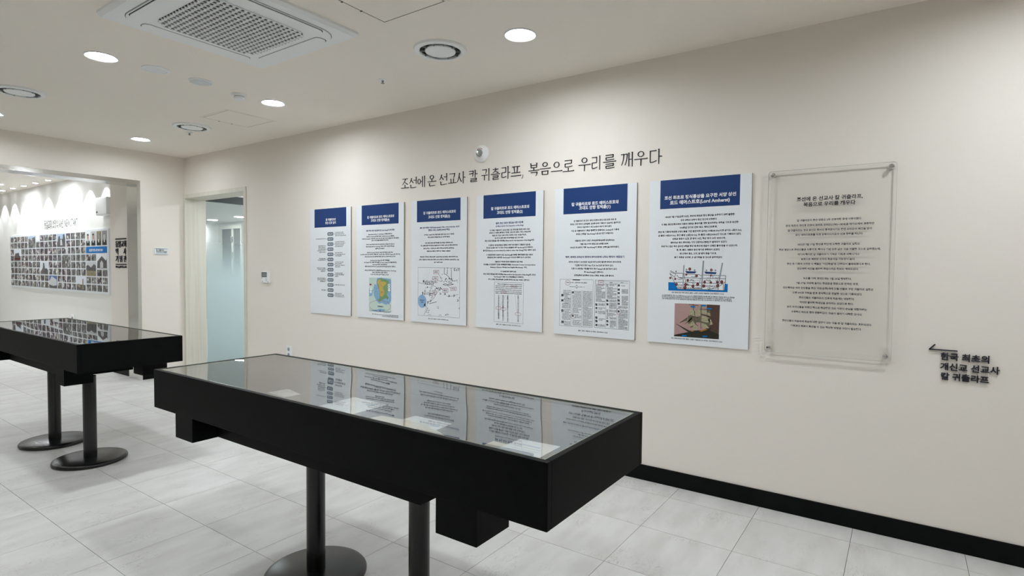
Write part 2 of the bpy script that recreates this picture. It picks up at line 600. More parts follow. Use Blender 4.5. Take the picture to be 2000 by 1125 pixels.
for k, (s, x, y) in enumerate(cand):
    if k < 290 and s > -1e8:
        t = bpy.data.objects.new('tile', me_tile)
        t.location = (x, y, 0)
        col.objects.link(t)
        t.parent = floor
    else:
        box(rest, x + GAP / 2, x + TW - GAP / 2, y + GAP / 2, y + TD - GAP / 2, -0.004, 0)
obj('tile_field', rest, 'tile', floor, kind='stuff')
boxo('corridor_floor', (-16.1, -5.4, 3.72, 7.38, -0.004, 0.0), 'tile', floor)

# lamp grid (needed by the ceiling, which is cut round every recessed lamp)
LAMP_X = [-6.57, -4.19, -1.80, 0.59]
LAMP_Y = [2.655, 1.475, 0.30]
LAMPS = [(x, y) for x in LAMP_X for y in LAMP_Y if (x, y) != (0.59, 0.30)]
LAMPS2 = [(-8.79, 1.2), (-10.55, 2.83), (-12.31, 2.83), (-14.07, 1.2), (-11.4, 0.4)]
SPOTS2 = [(-13.28 - 2 * 0.5775 + 0.5775 * k, 3.125) for k in range(10)]


def holed_ceiling(name, x0, x1, y0, y1, z, holes):
    """flat slab underside with round holes; holes = [(x, y, r)]"""
    xs, ys = {x0, x1}, {y0, y1}
    for hx, hy, r in holes:
        s = r * 1.4
        xs |= {round(hx - s, 4), round(hx + s, 4)}
        ys |= {round(hy - s, 4), round(hy + s, 4)}
    xs, ys = sorted(xs), sorted(ys)
    cells = {(round(hx - r * 1.4, 4), round(hy - r * 1.4, 4)): (hx, hy, r) for hx, hy, r in holes}
    bm = B()
    n = 24
    for a, b in zip(xs, xs[1:]):
        for c, d in zip(ys, ys[1:]):
            hole = cells.get((a, c))
            if hole is None:
                bm.faces.new([bm.verts.new(p) for p in ((a, c, z), (a, d, z), (b, d, z), (b, c, z))])
                continue
            hx, hy, r = hole
            inner, outer = [], []
            for i in range(n):
                t = 2 * math.pi * (i + 0.5) / n
                ct, st = math.cos(t), math.sin(t)
                inner.append(bm.verts.new((hx + r * ct, hy + r * st, z)))
                k = r * 1.4 / max(abs(ct), abs(st))
                outer.append(bm.verts.new((hx + k * ct, hy + k * st, z)))
            for i in range(n):
                j = (i + 1) % n
                bm.faces.new((inner[i], inner[j], outer[j], outer[i]))
            for q in range(4):                      # corner triangles
                cx, cyy = hx + r * 1.4 * (1, -1, -1, 1)[q], hy + r * 1.4 * (1, 1, -1, -1)[q]
                i = (q * n // 4 + n // 8 - 1) % n
                bm.faces.new((outer[i], outer[(i + 1) % n], bm.verts.new((cx, cyy, z))))
    for f in bm.faces:
        f.normal_update()
        if f.normal.z > 0:
            f.normal_flip()
    o = obj(name, bm, 'ceiling', kind='structure', recalc=False)
    return o


LR, TR = 0.075, 0.091                   # lens and trim radius of a downlight
ceiling = holed_ceiling('ceiling', -L - 0.02, XR + 0.02, YF - 0.02, D + 0.02, H, [(x, y, LR) for x, y in LAMPS])
holed_ceiling('ceiling_next_room', X2, -L - T + 0.02, YF, 3.31, H, [(x, y, LR) for x, y in LAMPS2])
struct('roof_slab', (X2 - 0.4, XR + 0.3, YF - 0.3, 7.7, H + 0.12, H + 0.3), 'white_wall')

# long wall with the doorway
W = 0.23
bm = B()
box(bm, DOOR_X1 + 0.045, XR + 0.2, D, D + W, 0, H + 0.1)
box(bm, -L - T, DOOR_X0 - 0.03, D, D + W, 0, H + 0.1)
box(bm, DOOR_X0 - 0.03, DOOR_X1 + 0.045, D, D + W, DOOR_H + 0.045, H + 0.1)
wall_right = obj('wall_right', bm, 'wall', kind='structure')
# end wall with the wide opening
bm = B()
box(bm, -L - T, -L, OPEN_Y1 + 0.036, D, 0, H + 0.1)
box(bm, -L - T, -L, YF, OPEN_Y0 - 0.036, 0, H + 0.1)
box(bm, -L - T, -L, OPEN_Y0 - 0.036, OPEN_Y1 + 0.036, OPEN_H + 0.046, H + 0.1)
wall_back = obj('wall_back', bm, 'wall', kind='structure')
struct('wall_front', (-L - T, XR + 0.2, YF - 0.2, YF, 0, H + 0.1), 'wall')
struct('wall_side', (XR, XR + 0.2, YF, D, 0, H + 0.1), 'wall')
# next room
struct('wall_sign', (-8.12, -L - T, 2.93, 3.32, 0, H + 0.1), 'wall')
struct('wall_photo', (X2, -8.12, 3.29, 3.5, 0, H + 0.1), 'white_wall')
struct('wall_far', (X2 - 0.2, X2, YF, 3.5, 0, H + 0.1), 'white_wall')
struct('wall_far_front', (X2, -L - T, YF - 0.2, YF, 0, H + 0.1), 'white_wall')

# steel lining of the wide opening
tr = bpy.data.objects.new('trim_1', None)
tr.location = (-L, OPEN_Y1, 0)
tr['kind'] = 'structure'
col.objects.link(tr)
e = 0.004
boxo('jamb', (-L - T - e, -L + e, OPEN_Y1, OPEN_Y1 + 0.036, 0, OPEN_H), 'steel', tr)
boxo('jamb', (-L - T - e, -L + e, OPEN_Y0 - 0.036, OPEN_Y0, 0, OPEN_H), 'steel', tr)
boxo('head_lining', (-L - T - e, -L + e, OPEN_Y0 - 0.036, OPEN_Y1 + 0.036, OPEN_H, OPEN_H + 0.046), 'steel', tr)

# door lining of pale ash
dl = bpy.data.objects.new('door_1', None)
dl.location = (-6.6, D, 0)
dl['kind'] = 'structure'
col.objects.link(dl)
boxo('jamb', (DOOR_X0 - 0.03, DOOR_X0, D - 0.012, D + W + 0.01, 0, DOOR_H), 'ash', dl)
boxo('jamb', (DOOR_X1, DOOR_X1 + 0.045, D - 0.012, D + W + 0.01, 0, DOOR_H), 'ash', dl)
boxo('head_lining', (DOOR_X0 - 0.03, DOOR_X1 + 0.045, D - 0.012, D + W + 0.01, DOOR_H, DOOR_H + 0.045), 'ash', dl)

# corridor beyond the doorway with a frosted glass screen on its left
gx = -7.245
gw = bpy.data.objects.new('window_1', None)
gw.location = (gx, 4.4, 0)
gw['kind'] = 'structure'
col.objects.link(gw)
bm = B()
vv = [bm.verts.new(p) for p in ((gx, D + W + 0.02, 0), (gx, 5.6, 0), (gx, 5.6, 2.155), (gx, D + W + 0.02, 2.155))]
bm.faces.new(vv)
obj('frosted_pane', bm, 'frosted', gw)
boxo('dark_header', (gx - 0.03, gx + 0.03, D + W + 0.012, 5.6, 2.155, 2.247), 'grey_panel', gw)
struct('wall_corridor_left', (gx - 0.05, gx + 0.02, D + W + 0.012, 5.6, 2.247, H + 0.1), 'white_wall')
struct('wall_corridor_end', (-16.2, -5.2, 7.4, 7.6, 0, H + 0.1), 'white_wall')
struct('wall_corridor_right', (-5.55, -5.35, D + W, 7.4, 0, H + 0.1), 'white_wall')
struct('wall_corridor_front', (-16.2, gx - 0.08, D + 0.12, D + W, 0, H + 0.1), 'white_wall')
struct('wall_corridor_far', (-16.3, -16.1, D + W, 7.4, 0, H + 0.1), 'white_wall')
struct('ceiling_corridor', (-16.2, -5.4, D + W, 7.4, 2.40, 2.44), 'white_wall')
# door seen through the glass
d2 = bpy.data.objects.new('door_2', None)
d2.location = (-13.3, 7.38, 0)
d2['kind'] = 'structure'
col.objects.link(d2)
bx0, bx1, bz = on_y(431, 441, 7.38).x, on_y(476, 438, 7.38).x, on_y(453, 440, 7.38).z
boxo('jamb', (bx0, bx0 + 0.09, 7.32, 7.41, 0, bz - 0.09), 'ash', d2)
boxo('jamb', (bx1 - 0.05, bx1, 7.32, 7.41, 0, bz - 0.09), 'ash', d2)
boxo('head_lining', (bx0, bx1, 7.32, 7.41, bz - 0.09, bz), 'ash', d2)
xm = on_y(454, 470, 7.35).x
boxo('door_leaf_and_gap', (bx0 + 0.09, xm - 0.03, 7.37, 7.40, 0, bz - 0.09), 'door_dark', d2)  # dark panel standing in for the dim space seen through the open half
boxo('door_leaf_and_gap', (xm + 0.05, bx1 - 0.05, 7.36, 7.40, 0, bz - 0.09), 'door_dark', d2)
boxo('door_post', (xm - 0.03, xm + 0.05, 7.34, 7.40, 0, bz - 0.09), 'ash', d2)
for zz in (on_y(454, 467, 7.32).z, on_y(454, 498, 7.32).z):
    boxo('hinge', (xm - 0.025, xm + 0.045, 7.315, 7.34, zz - 0.06, zz + 0.06), 'chrome', d2, 0.004)

# black skirting boards
struct('baseboard_right', (DOOR_X1 + 0.045, XR, D - 0.009, D, 0, 0.0976), 'black_base', bevel=0.002)
bm = B()
box(bm, -L, -L + 0.009, OPEN_Y1 + 0.04, D, 0, 0.0976)
obj('baseboard_back', bm, 'black_base', kind='structure')
struct('baseboard_sign', (-8.12, -L - T - 0.005, 2.921, 2.93, 0, 0.0976), 'black_base')
struct('baseboard_photo', (X2, -8.12, 3.281, 3.29, 0, 0.0976), 'black_base')
struct('baseboard_front', (-L, XR, YF, YF + 0.009, 0, 0.0976), 'black_base')
struct('baseboard_side', (XR - 0.009, XR, YF, D, 0, 0.0976), 'black_base')

# ================================================================== CEILING FITTINGS
def make_downlight():
    t = thing('downlight', '', 'downlight', (0, 0, H))
    bm = B()
    prof = [(LR, 0.036), (LR, -0.003), (TR - 0.004, -0.007), (TR, -0.004), (TR, 0.001), (LR + 0.003, 0.001), (LR + 0.003, 0.036)]
    n = 32
    rings = []
    for r, h in prof:
        rings.append([bm.verts.new((r * math.cos(2 * math.pi * i / n), r * math.sin(2 * math.pi * i / n), H + h)) for i in range(n)])
    for A, Bq in zip(rings, rings[1:] + rings[:1]):
        for i in range(n):
            j = (i + 1) % n
            bm.faces.new((A[i], A[j], Bq[j], Bq[i]))
    obj('trim_ring', bm, 'white_trim', t, smooth=True)
    bm = B()
    lathe(bm, [(LR + 0.002, 0.006), (LR + 0.002, 0.036)], (0, 0, H), 32)
    obj('lens', bm, 'lens', t)
    return t


names = {
    (-1.80, 2.655): ('round lit downlight right of the round air diffuser, nearest the wall heading', None),
    (-4.19, 1.475): ('large lit round downlight left of the ceiling air conditioner', None),
    (-4.19, 2.655): ('lit round downlight beside the square ceiling hatch and smoke detector', None),
    (-6.57, 2.655): ('small lit downlight nearest the room corner above the doorway', None),
    (-6.57, 1.475): ('lit downlight cut by the left edge, below the left air diffuser', None),
}
proto = make_downlight()
lens_mesh = next(c for c in proto.children if c.name.startswith('lens')).data
soft_mesh = next(c for c in proto.children if c.name.startswith('lens')).data.copy()
soft_mesh.materials.clear()
soft_mesh.materials.append(M['soft_lens'])
first = True
for (x, y) in LAMPS:
    o = proto if first else copy_tree(proto)
    first = False
    o.location = (x, y, H)
    for ch in o.children:
        if ch.name.startswith('lens'):
            ch.data = soft_mesh if x < -6 else lens_mesh
    lab = names.get((x, y))
    if lab:
        o['label'] = lab[0]
        if 'group' in o:
            del o['group']
    else:
        o['label'] = 'round recessed downlight of the main room beyond the edge of the picture'
        o['group'] = 'main room downlights out of view'
dim_mesh = lens_mesh.copy()
dim_mesh.materials.clear()
dim_mesh.materials.append(M['dim_lens'])
for i, (x, y) in enumerate(LAMPS2):
    o = copy_tree(proto)
    o.location = (x, y, H)
    for ch in o.children:
        if ch.name.startswith('lens'):
            ch.data = dim_mesh
    if i == 1:
        o['label'] = 'larger lit downlight of the next room just under the steel head of the opening'
    elif i == 2:
        o['label'] = 'larger lit downlight of the next room at the left edge of the picture'
    else:
        o['label'] = 'round downlight of the next room hidden by the wall beside the opening'
        o['group'] = 'next room downlights out of view'

# narrow wall-washer spots above the photo wall
sd = bpy.data.lights.new('wall_washer_beam', 'SPOT')
sd.energy = 29.0
sd.color = LAMP_TINT
sd.spot_size = math.radians(77)
sd.spot_blend = 0.10
sd.shadow_soft_size = 0.012


def make_spot():
    t = thing('spotlight', 'small lit spotlight in the row along the photo wall', 'spotlight', (0, 0, H), 'wall washer spots in a row')
    bm = B()
    lathe(bm, [(0.05, 0.0), (0.05, -0.004), (0.045, -0.007), (0.036, -0.007)], (0, 0, H), 24)
    obj('trim_ring', bm, 'white_trim', t, smooth=True)
    bm = B()
    lathe(bm, [(0.033, -0.0072), (0.033, -0.0095)], (0, 0, H), 24)
    obj('lens', bm, 'spot_lens', t)
    li = bpy.data.objects.new('beam', sd)
    col.objects.link(li)
    li.parent = t
    li.location = (0, 0, -0.013)
    return t


sp0 = make_spot()
for i, (x, y) in enumerate(SPOTS2):
    o = sp0 if i == 0 else copy_tree(sp0)
    o.location = (x, y, H)
    o['label'] = ('tenth ninth eighth seventh sixth fifth fourth third second first'.split()[i]
                  + ' small wall spotlight along the photo wall counted from the sign wall')

# corridor lamps seen through the glass
cl = None
for i, (px, py) in enumerate([(415, 429), (468, 423), (408.5, 440)]):
    p = on_z(px, py, 2.40)
    if cl is None:
        cl = thing('corridor_lamp', '', 'downlight', (p.x, p.y, 2.40))
        bm = B()
        lathe(bm, [(0.12, 0), (0.12, -0.006), (0.105, -0.008)], (p.x, p.y, 2.40), 24)
        obj('trim_ring', bm, 'white_trim', cl)
        bm = B()
        lathe(bm, [(0.10, -0.0085), (0.10, -0.011)], (p.x, p.y, 2.40), 24)
        obj('lens', bm, 'soft_lens', cl)
        o = cl
    else:
        o = copy_tree(cl)
        o.location = (p.x, min(p.y, 7.2), 2.40)
    o['label'] = 'lit round lamp seen through the clear top of the frosted glass'
    o['group'] = 'lamps behind the frosted glass'
bright = next(c for c in cl.children if c.name.startswith('lens')).data.copy()
bright.materials.clear()
bright.materials.append(M['lens'])
o = copy_tree(cl)  # added unseen lamp that brightens the corridor side of the frosted glass
for c in o.children:
    if c.name.startswith('lens'):
        c.data = bright
o.location = (-6.4, 4.6, 2.40)
o['label'] = 'added lamp out of view that lights the frosted glass from the corridor'
del o['group']
o = copy_tree(cl)  # second added lamp, unseen, lighting the frosted film evenly from behind
for c in o.children:
    if c.name.startswith('lens'):
        c.data = bright
o.location = (-8.9, 4.7, 2.40)
o['label'] = 'added lamp out of view that lights the frosted glass from behind'
del o['group']


# round air diffusers
def make_diffuser():
    t = thing('air_diffuser', '', 'air vent', (0, 0, H))
    bm = B()
    n = 48
    prof = [(0.160, 0.0), (0.160, -0.004), (0.155, -0.012), (0.128, -0.016), (0.124, -0.012), (0.124, 0.0)]
    rings = [[bm.verts.new((r * math.cos(2 * math.pi * i / n), r * math.sin(2 * math.pi * i / n), H + h)) for i in range(n)] for r, h in prof]
    for A, Bq in zip(rings, rings[1:]):
        for i in range(n):
            bm.faces.new((A[i], A[(i + 1) % n], Bq[(i + 1) % n], Bq[i]))
    obj('flange', bm, 'white', t, smooth=True)
    bm = B()
    lathe(bm, [(0.1235, -0.003), (0.1235, -0.001)], (0, 0, H), 48)
    obj('throat', bm, 'dark', t)
    for k in range(10):
        a = 2 * math.pi * k / 10
        bm = B()
        x0, x1 = 0.091, 0.123
        c_, s_ = math.cos(a), math.sin(a)
        w_ = 0.0025
        prism_z(bm, [(x0 * c_ - w_ * s_, x0 * s_ + w_ * c_), (x1 * c_ - w_ * s_, x1 * s_ + w_ * c_),
                     (x1 * c_ + w_ * s_, x1 * s_ - w_ * c_), (x0 * c_ + w_ * s_, x0 * s_ - w_ * c_)], H - 0.014, H - 0.003)
        obj('spoke', bm, 'grey', t)
    bm = B()
    lathe(bm, [(0.090, -0.003), (0.093, -0.011), (0.090, -0.015), (0.03, -0.017), (0.001, -0.0173)], (0, 0, H), 48)
    obj('centre_disc', bm, 'white', t, smooth=True)
    return t


df = make_diffuser()
for i, ((px, py), lab) in enumerate([((860, 97), 'round white air diffuser between the air conditioner and the right downlight'),
                                     ((38, 178), 'round white air diffuser near the left edge of the ceiling'),
                                     ((375, 247), 'round white air diffuser beside the square hatch near the room corner')]):
    p = on_z(px, py, H)
    o = df if i == 0 else copy_tree(df)
    o.location = (p.x, p.y, H)
    o['label'] = lab

# flat round speakers, smoke detector, sprinklers
p = on_z(304.5, 135.5, H)
t = thing('ceiling_speaker', 'flat round ceiling speaker with a rim, nearest the large downlight', 'speaker', (p.x, p.y, H))
bm = B(); lathe(bm, [(0.083, 0), (0.083, -0.004), (0.078, -0.007), (0.066, -0.007), (0.064, -0.004)], (p.x, p.y, H), 32)
obj('rim', bm, 'white', t, smooth=True)
bm = B(); lathe(bm, [(0.0635, -0.003), (0.0635, -0.0055)], (p.x, p.y, H), 32)
obj('grille', bm, 'white_trim', t)
p = on_z(392, 159, H)
t = thing('ceiling_speaker', 'flat round ceiling speaker with a perforated face, beside the smoke detector', 'speaker', (p.x, p.y, H))
bm = B(); lathe(bm, [(0.078, 0), (0.078, -0.005), (0.074, -0.008), (0.001, -0.009)], (p.x, p.y, H), 32)
obj('grille', bm, 'white', t, smooth=True)
bm = B()
for ring in range(1, 9):
    for k in range(ring * 6):
        a = 2 * math.pi * k / (ring * 6)
        r_ = ring * 0.0085
        lathe(bm, [(0.0018, -0.0092), (0.0018, -0.0086)], (p.x + r_ * math.cos(a), p.y + r_ * math.sin(a), H), 5)
obj('perforation', bm, 'grey', t, kind='stuff')
p = on_z(467, 184.5, H)
t = thing('smoke_detector', 'white domed smoke detector beside the lit downlight', 'smoke detector', (p.x, p.y, H))
bm = B(); lathe(bm, [(0.055, 0), (0.055, -0.010), (0.050, -0.017), (0.038, -0.017)], (p.x, p.y, H), 32)
obj('base', bm, 'white', t, smooth=True)
bm = B(); lathe(bm, [(0.036, -0.017), (0.036, -0.020)], (p.x, p.y, H), 24)
obj('vent_gap', bm, 'grey', t)
bm = B(); lathe(bm, [(0.038, -0.020), (0.040, -0.026), (0.034, -0.036), (0.015, -0.040), (0.001, -0.040)], (p.x, p.y, H), 32)
obj('dome', bm, 'white', t, smooth=True)
for (px, py), lab in (((747.5, 156), 'small chrome sprinkler head alone on the ceiling near the wall'),
                      ((370, 259), 'small chrome sprinkler head beside the round diffuser near the room corner')):
    p = on_z(px, py, H)
    t = thing('sprinkler', lab, 'sprinkler', (p.x, p.y, H))
    bm = B(); lathe(bm, [(0.030, 0), (0.030, -0.003), (0.024, -0.005), (0.010, -0.005)], (p.x, p.y, H), 24)
    obj('escutcheon', bm, 'white', t, smooth=True)
    bm = B(); lathe(bm, [(0.008, -0.005), (0.008, -0.014), (0.004, -0.016), (0.004, -0.022), (0.012, -0.023), (0.012, -0.025)], (p.x, p.y, H), 16)
    obj('head', bm, 'grey', t)


# access hatches: a thin frame, a dark gap and a panel
def hatch(x0, x1, y0, y1, lab):
    t = thing('access_hatch', lab, 'ceiling hatch', ((x0 + x1) / 2, (y0 + y1) / 2, H))
    g = 0.006
    f_ = 0.018
    for a in ((x0, x1, y0, y0 + f_), (x0, x1, y1 - f_, y1), (x0, x0 + f_, y0 + f_, y1 - f_), (x1 - f_, x1, y0 + f_, y1 - f_)):
        boxo('frame', (*a, H - 0.0022, H + 0.001), 'ceiling', t)
    boxo('gap', (x0 + f_, x1 - f_, y0 + f_, y1 - f_, H - 0.0004, H + 0.0005), 'groove', t)
    boxo('panel', (x0 + f_ + g, x1 - f_ - g, y0 + f_ + g, y1 - f_ - g, H - 0.0022, H - 0.0006), 'ceiling', t)
    for yy in (y0 + 0.16, y0 + 0.28):
        boxo('latch', (x0 + f_ - 0.006, x0 + f_ + 0.008, yy, yy + 0.006, H - 0.004, H - 0.002), 'groove', t)


hatch(-5.145, -4.69, 2.55, 3.005, 'square flush ceiling hatch near the room corner beside a lit downlight')
hatch(-2.335, -1.87, 1.68, 2.14, 'square flush ceiling hatch cut by the top edge beside the air conditioner')

# cassette air conditioner
AX0, AX1, AY0, AY1 = -3.485, -2.54, 1.20, 2.145
ax, ay = (AX0 + AX1) / 2, (AY0 + AY1) / 2
ac = thing('cassette_air_conditioner', 'large square white cassette air conditioner with a grid grille in the ceiling', 'air conditioner', (ax, ay, H))
bm = B()
lo = rrect(AX0 + 0.02, AX1 - 0.02, AY0 + 0.02, AY1 - 0.02, 0.02)
hi = rrect(AX0, AX1, AY0, AY1, 0.025)
va = [bm.verts.new((x, y, H)) for x, y in hi]
vb = [bm.verts.new((x, y, H - 0.012)) for x, y in hi]
vc = [bm.verts.new((x, y, H - 0.026)) for x, y in lo]
n = len(va)
for P_, Q_ in ((va, vb), (vb, vc)):
    for i in range(n):
        bm.faces.new((P_[i], P_[(i + 1) % n], Q_[(i + 1) % n], Q_[i]))
bm.faces.new(vc)
obj('panel', bm, 'white', ac)
# raised inner face with rounded corners and a fine groove round it
bm = B(); prism_z(bm, rrect(ax - 0.402, ax + 0.402, ay - 0.402, ay + 0.402, 0.13, 8), H - 0.0268, H - 0.0255)
obj('face_groove', bm, 'grey', ac)
bm = B(); prism_z(bm, rrect(ax - 0.398, ax + 0.398, ay - 0.398, ay + 0.398, 0.126, 8), H - 0.031, H - 0.026)
obj('face', bm, 'white', ac)
gh = 0.278
for q in range(4):                                   # four air outlets with their louvre
    c_, s_ = (1, 0, -1, 0)[q], (0, 1, 0, -1)[q]
    def rot(x, y):
        return ax + x * c_ - y * s_, ay + x * s_ + y * c_
    bm = B(); prism_z(bm, [rot(*a) for a in rrect(0.318, 0.392, -0.30, 0.30, 0.03, 4)], H - 0.0316, H - 0.0305)
    obj('outlet_slot', bm, 'groove', ac)
    bm = B(); prism_z(bm, [rot(*a) for a in rrect(0.3195, 0.387, -0.298, 0.298, 0.03, 4)], H - 0.035, H - 0.0310)
    obj('louvre', bm, 'white', ac)
# intake grille: dark well, slats and ribs clipped to a rounded square
bm = B(); prism_z(bm, rrect(ax - gh, ax + gh, ay - gh, ay + gh, 0.075, 6), H - 0.0318, H - 0.0305)
obj('grille_well', bm, 'dark', ac)
def half_span(u, r=0.075):
    k = abs(u) - (gh - r)
    return gh if k <= 0 else gh - r + math.sqrt(max(0, r * r - k * k))
ns = 18
for i in range(ns):
    u = -gh + 2 * gh * (i + 0.5) / ns
    hs = half_span(u)
    bm = B()
    a = [bm.verts.new((ax - hs, ay + u + d_, H - z_)) for d_, z_ in ((-0.004, 0.0322), (0.006, 0.036), (0.006, 0.0372), (-0.004, 0.0334))]
    b = [bm.verts.new((ax + hs, ay + u + d_, H - z_)) for d_, z_ in ((-0.004, 0.0322), (0.006, 0.036), (0.006, 0.0372), (-0.004, 0.0334))]
    for k in range(4):
        bm.faces.new((a[k], a[(k + 1) % 4], b[(k + 1) % 4], b[k]))
    bm.faces.new(a); bm.faces.new(b)
    obj('slat', bm, 'white', ac)
nr = 18
for i in range(nr + 1):
    u = -gh + 2 * gh * i / nr
    hs = half_span(min(abs(u), gh - 0.004))
    boxo('rib', (ax + u - 0.0028, ax + u + 0.0028, ay - hs, ay + hs, H - 0.0378, H - 0.0318), 'white', ac)
bm = B(); lathe(bm, [(0.011, -0.0312), (0.011, -0.0308)], (ax + 0.20, ay + 0.335, H), 16)
# maker's small emblem and letters beside the grille
o_ = obj('emblem', bm, 'thin_grey', ac)
for k in range(2):
    bm = B()
    x_, y_ = ax + 0.235 + 0.018 * k, ay + 0.327
    if k == 0:
        box(bm, x_, x_ + 0.003, y_, y_ + 0.016, H - 0.0313, H - 0.031)
        box(bm, x_, x_ + 0.010, y_, y_ + 0.003, H - 0.0313, H - 0.031)
    else:
        box(bm, x_, x_ + 0.003, y_, y_ + 0.016, H - 0.0313, H - 0.031)
        box(bm, x_, x_ + 0.011, y_, y_ + 0.003, H - 0.0313, H - 0.031)
        box(bm, x_, x_ + 0.011, y_ + 0.013, y_ + 0.016, H - 0.0313, H - 0.031)
        box(bm, x_ + 0.008, x_ + 0.011, y_, y_ + 0.008, H - 0.0313, H - 0.031)
    obj('letter', bm, 'thin_grey', ac)

# ================================================================== DISPLAY CASES
def display_case(x0, x1, y0, y1, label, ped, ztop=0.86):
    """low black case on two pedestals; ped = ((x, x), y) of the pedestals"""
    zb = ztop - 0.176
    t = thing('display_case', label, 'display case', ((x0 + x1) / 2, (y0 + y1) / 2, 0))
    tk = 0.02
    boxo('side_panel', (x0, x1, y0, y0 + tk, zb, ztop), 'black', t, 0.0025)
    boxo('side_panel', (x0, x1, y1 - tk, y1, zb, ztop), 'black', t, 0.0025)
    boxo('end_panel', (x0, x0 + tk, y0 + tk, y1 - tk, zb, ztop), 'black', t, 0.0025)
    boxo('end_panel', (x1 - tk, x1, y0 + tk, y1 - tk, zb, ztop), 'black', t, 0.0025)
    boxo('bottom_board', (x0 + tk, x1 - tk, y0 + tk, y1 - tk, zb, zb + 0.02), 'black', t)
    boxo('lining', (x0 + tk, x1 - tk, y0 + tk, y1 - tk, zb + 0.02, ztop - 0.080), 'black_lining', t)
    # glass lid lying in the rebate
    g = boxo('glass_top', (x0 + tk + 0.001, x1 - tk - 0.001, y0 + tk + 0.001, y1 - tk - 0.001, ztop - 0.008, ztop - 0.002), 'case_glass', t)
    zz = (ztop - 0.0082, ztop - 0.0012)
    w_ = 0.0035
    for a in ((x0 + tk, x1 - tk, y0 + tk, y0 + tk + w_), (x0 + tk, x1 - tk, y1 - tk - w_, y1 - tk),
              (x0 + tk, x0 + tk + w_, y0 + tk + w_, y1 - tk - w_), (x1 - tk - w_, x1 - tk, y0 + tk + w_, y1 - tk - w_)):
        boxo('ground_edge', (*a, *zz), 'glass_edge', g)
    # four blocks, long rail
    bz = zb - 0.105
    for bx in (x0 + 0.20, x1 - 0.224 - 0.15):
        for by in (y0 + 0.002, y1 - 0.157):
            boxo('block', (bx, bx + 0.15, by, by + 0.155, bz, zb), 'black', t, 0.0015)
    boxo('rail', (x0 + 0.35, x1 - 0.54, y0 + 0.112, y0 + 0.51, bz, zb), 'black', t, 0.0015)
    (pa, pb), py_ = ped
    for pxx in (pa, pb):
        bm = B()
        lathe(bm, [(0.039, 0.02), (0.039, bz + 0.004)], (pxx, py_, 0), 32)
        obj('column', bm, 'black_metal', t, smooth=True)
        bm = B()
        lathe(bm, [(0.205, 0.0), (0.214, 0.005), (0.214, 0.016), (0.208, 0.024), (0.196, 0.028), (0.001, 0.030)], (pxx, py_, 0), 64)
        obj('foot_plate', bm, 'black_metal', t, smooth=True)
    return t


CX0, CX1, CY0, CY1 = -2.835, -0.71, 1.187, 1.8075
display_case(CX0, CX1, CY0, CY1, 'long black glass-topped display case in front, holding papers, near the posters', ((-2.066, -1.45), 1.502))
display_case(-6.175, -4.055, 1.278, 1.882, 'black glass-topped display case at the left edge, further away', ((-5.22, -4.545), 1.50), 0.86)

# papers lying in the near case
PZ = 0.7805


def sheet(name, label, pts, mat, z=PZ, thick=0.0012, print_=None, curl=0.0):
    cx = sum(p[0] for p in pts) / len(pts)
    cyy = sum(p[1] for p in pts) / len(pts)
    t = thing(name, label, 'paper', (cx, cyy, z))
    bm = B()
    prism_z(bm, pts, z, z + thick)
    if curl:
        bmesh.ops.subdivide_edges(bm, edges=bm.edges[:], cuts=3, use_grid_fill=True)
        for v in bm.verts:
            v.co.z += curl * abs(math.sin(v.co.x * 31) * math.cos(v.co.y * 27))
    obj('leaf', bm, mat, t)
    if print_:
        for nm, mt, rows in print_:
            bm = B()
            for (x, y, w_, h_, ang) in rows:
                c_, s_ = math.cos(ang), math.sin(ang)
                prism_z(bm, [(x + a * c_ - b * s_, y + a * s_ + b * c_) for a, b in ((0, 0), (w_, 0), (w_, h_), (0, h_))], z + thick + curl + 0.0002, z + thick + curl + 0.0004)
            obj(nm, bm, mt, t)
    return t


def rows(x, y, w, n, step, ang=0.0, h=0.0025):
    out = []
    for i in range(n):
        k = w * (0.75 + 0.25 * random.random())
        out.append((x, y + step * i, k, h, ang))
    return out


sheet('caption_card', 'small white caption card alone at the left end of the near case', [(-2.30, 1.425), (-2.16, 1.415), (-2.155, 1.49), (-2.295, 1.522)], 'paper',
      print_=[('printed_lines', 'thin_grey', rows(-2.27, 1.435, 0.09, 4, 0.015))])
sheet('document_sheet', 'white document with a blue stamp lying beside the caption card', [(-1.905, 1.27), (-1.70, 1.27), (-1.715, 1.585), (-1.925, 1.595)], 'paper',
      print_=[('printed_lines', 'thin_grey', rows(-1.885, 1.30, 0.15, 12, 0.016)), ('blue_stamp', 'pale_blue', [(-1.765, 1.53, 0.03, 0.016, 0.3)])])
sheet('document_sheet', 'white document with a blue stamp partly covered by brown aged paper', [(-1.50, 1.40), (-1.30, 1.39), (-1.315, 1.525), (-1.495, 1.525)], 'paper', 0.7818,
      print_=[('printed_lines', 'thin_grey', rows(-1.47, 1.44, 0.12, 5, 0.015)), ('blue_stamp', 'pale_blue', [(-1.355, 1.455, 0.032, 0.016, 0.2)])])
sheet('aged_document', 'crumpled brown aged paper lying over a white document', [(-1.60, 1.25), (-1.22, 1.25), (-1.235, 1.395), (-1.36, 1.445), (-1.46, 1.46), (-1.59, 1.445)], 'old_paper', 0.7835,
      curl=0.004, print_=[('faint_writing', 'board_edge', rows(-1.55, 1.30, 0.26, 7, 0.016, 0.05, 0.0012))])
sheet('aged_document', 'yellowed document at the right end of the near case', [(-1.08, 1.26), (-0.90, 1.26), (-0.93, 1.45), (-1.075, 1.455)], 'old_paper', PZ,
      print_=[('faint_writing', 'thin_grey', rows(-1.05, 1.30, 0.11, 8, 0.016, 0, 0.0018))])
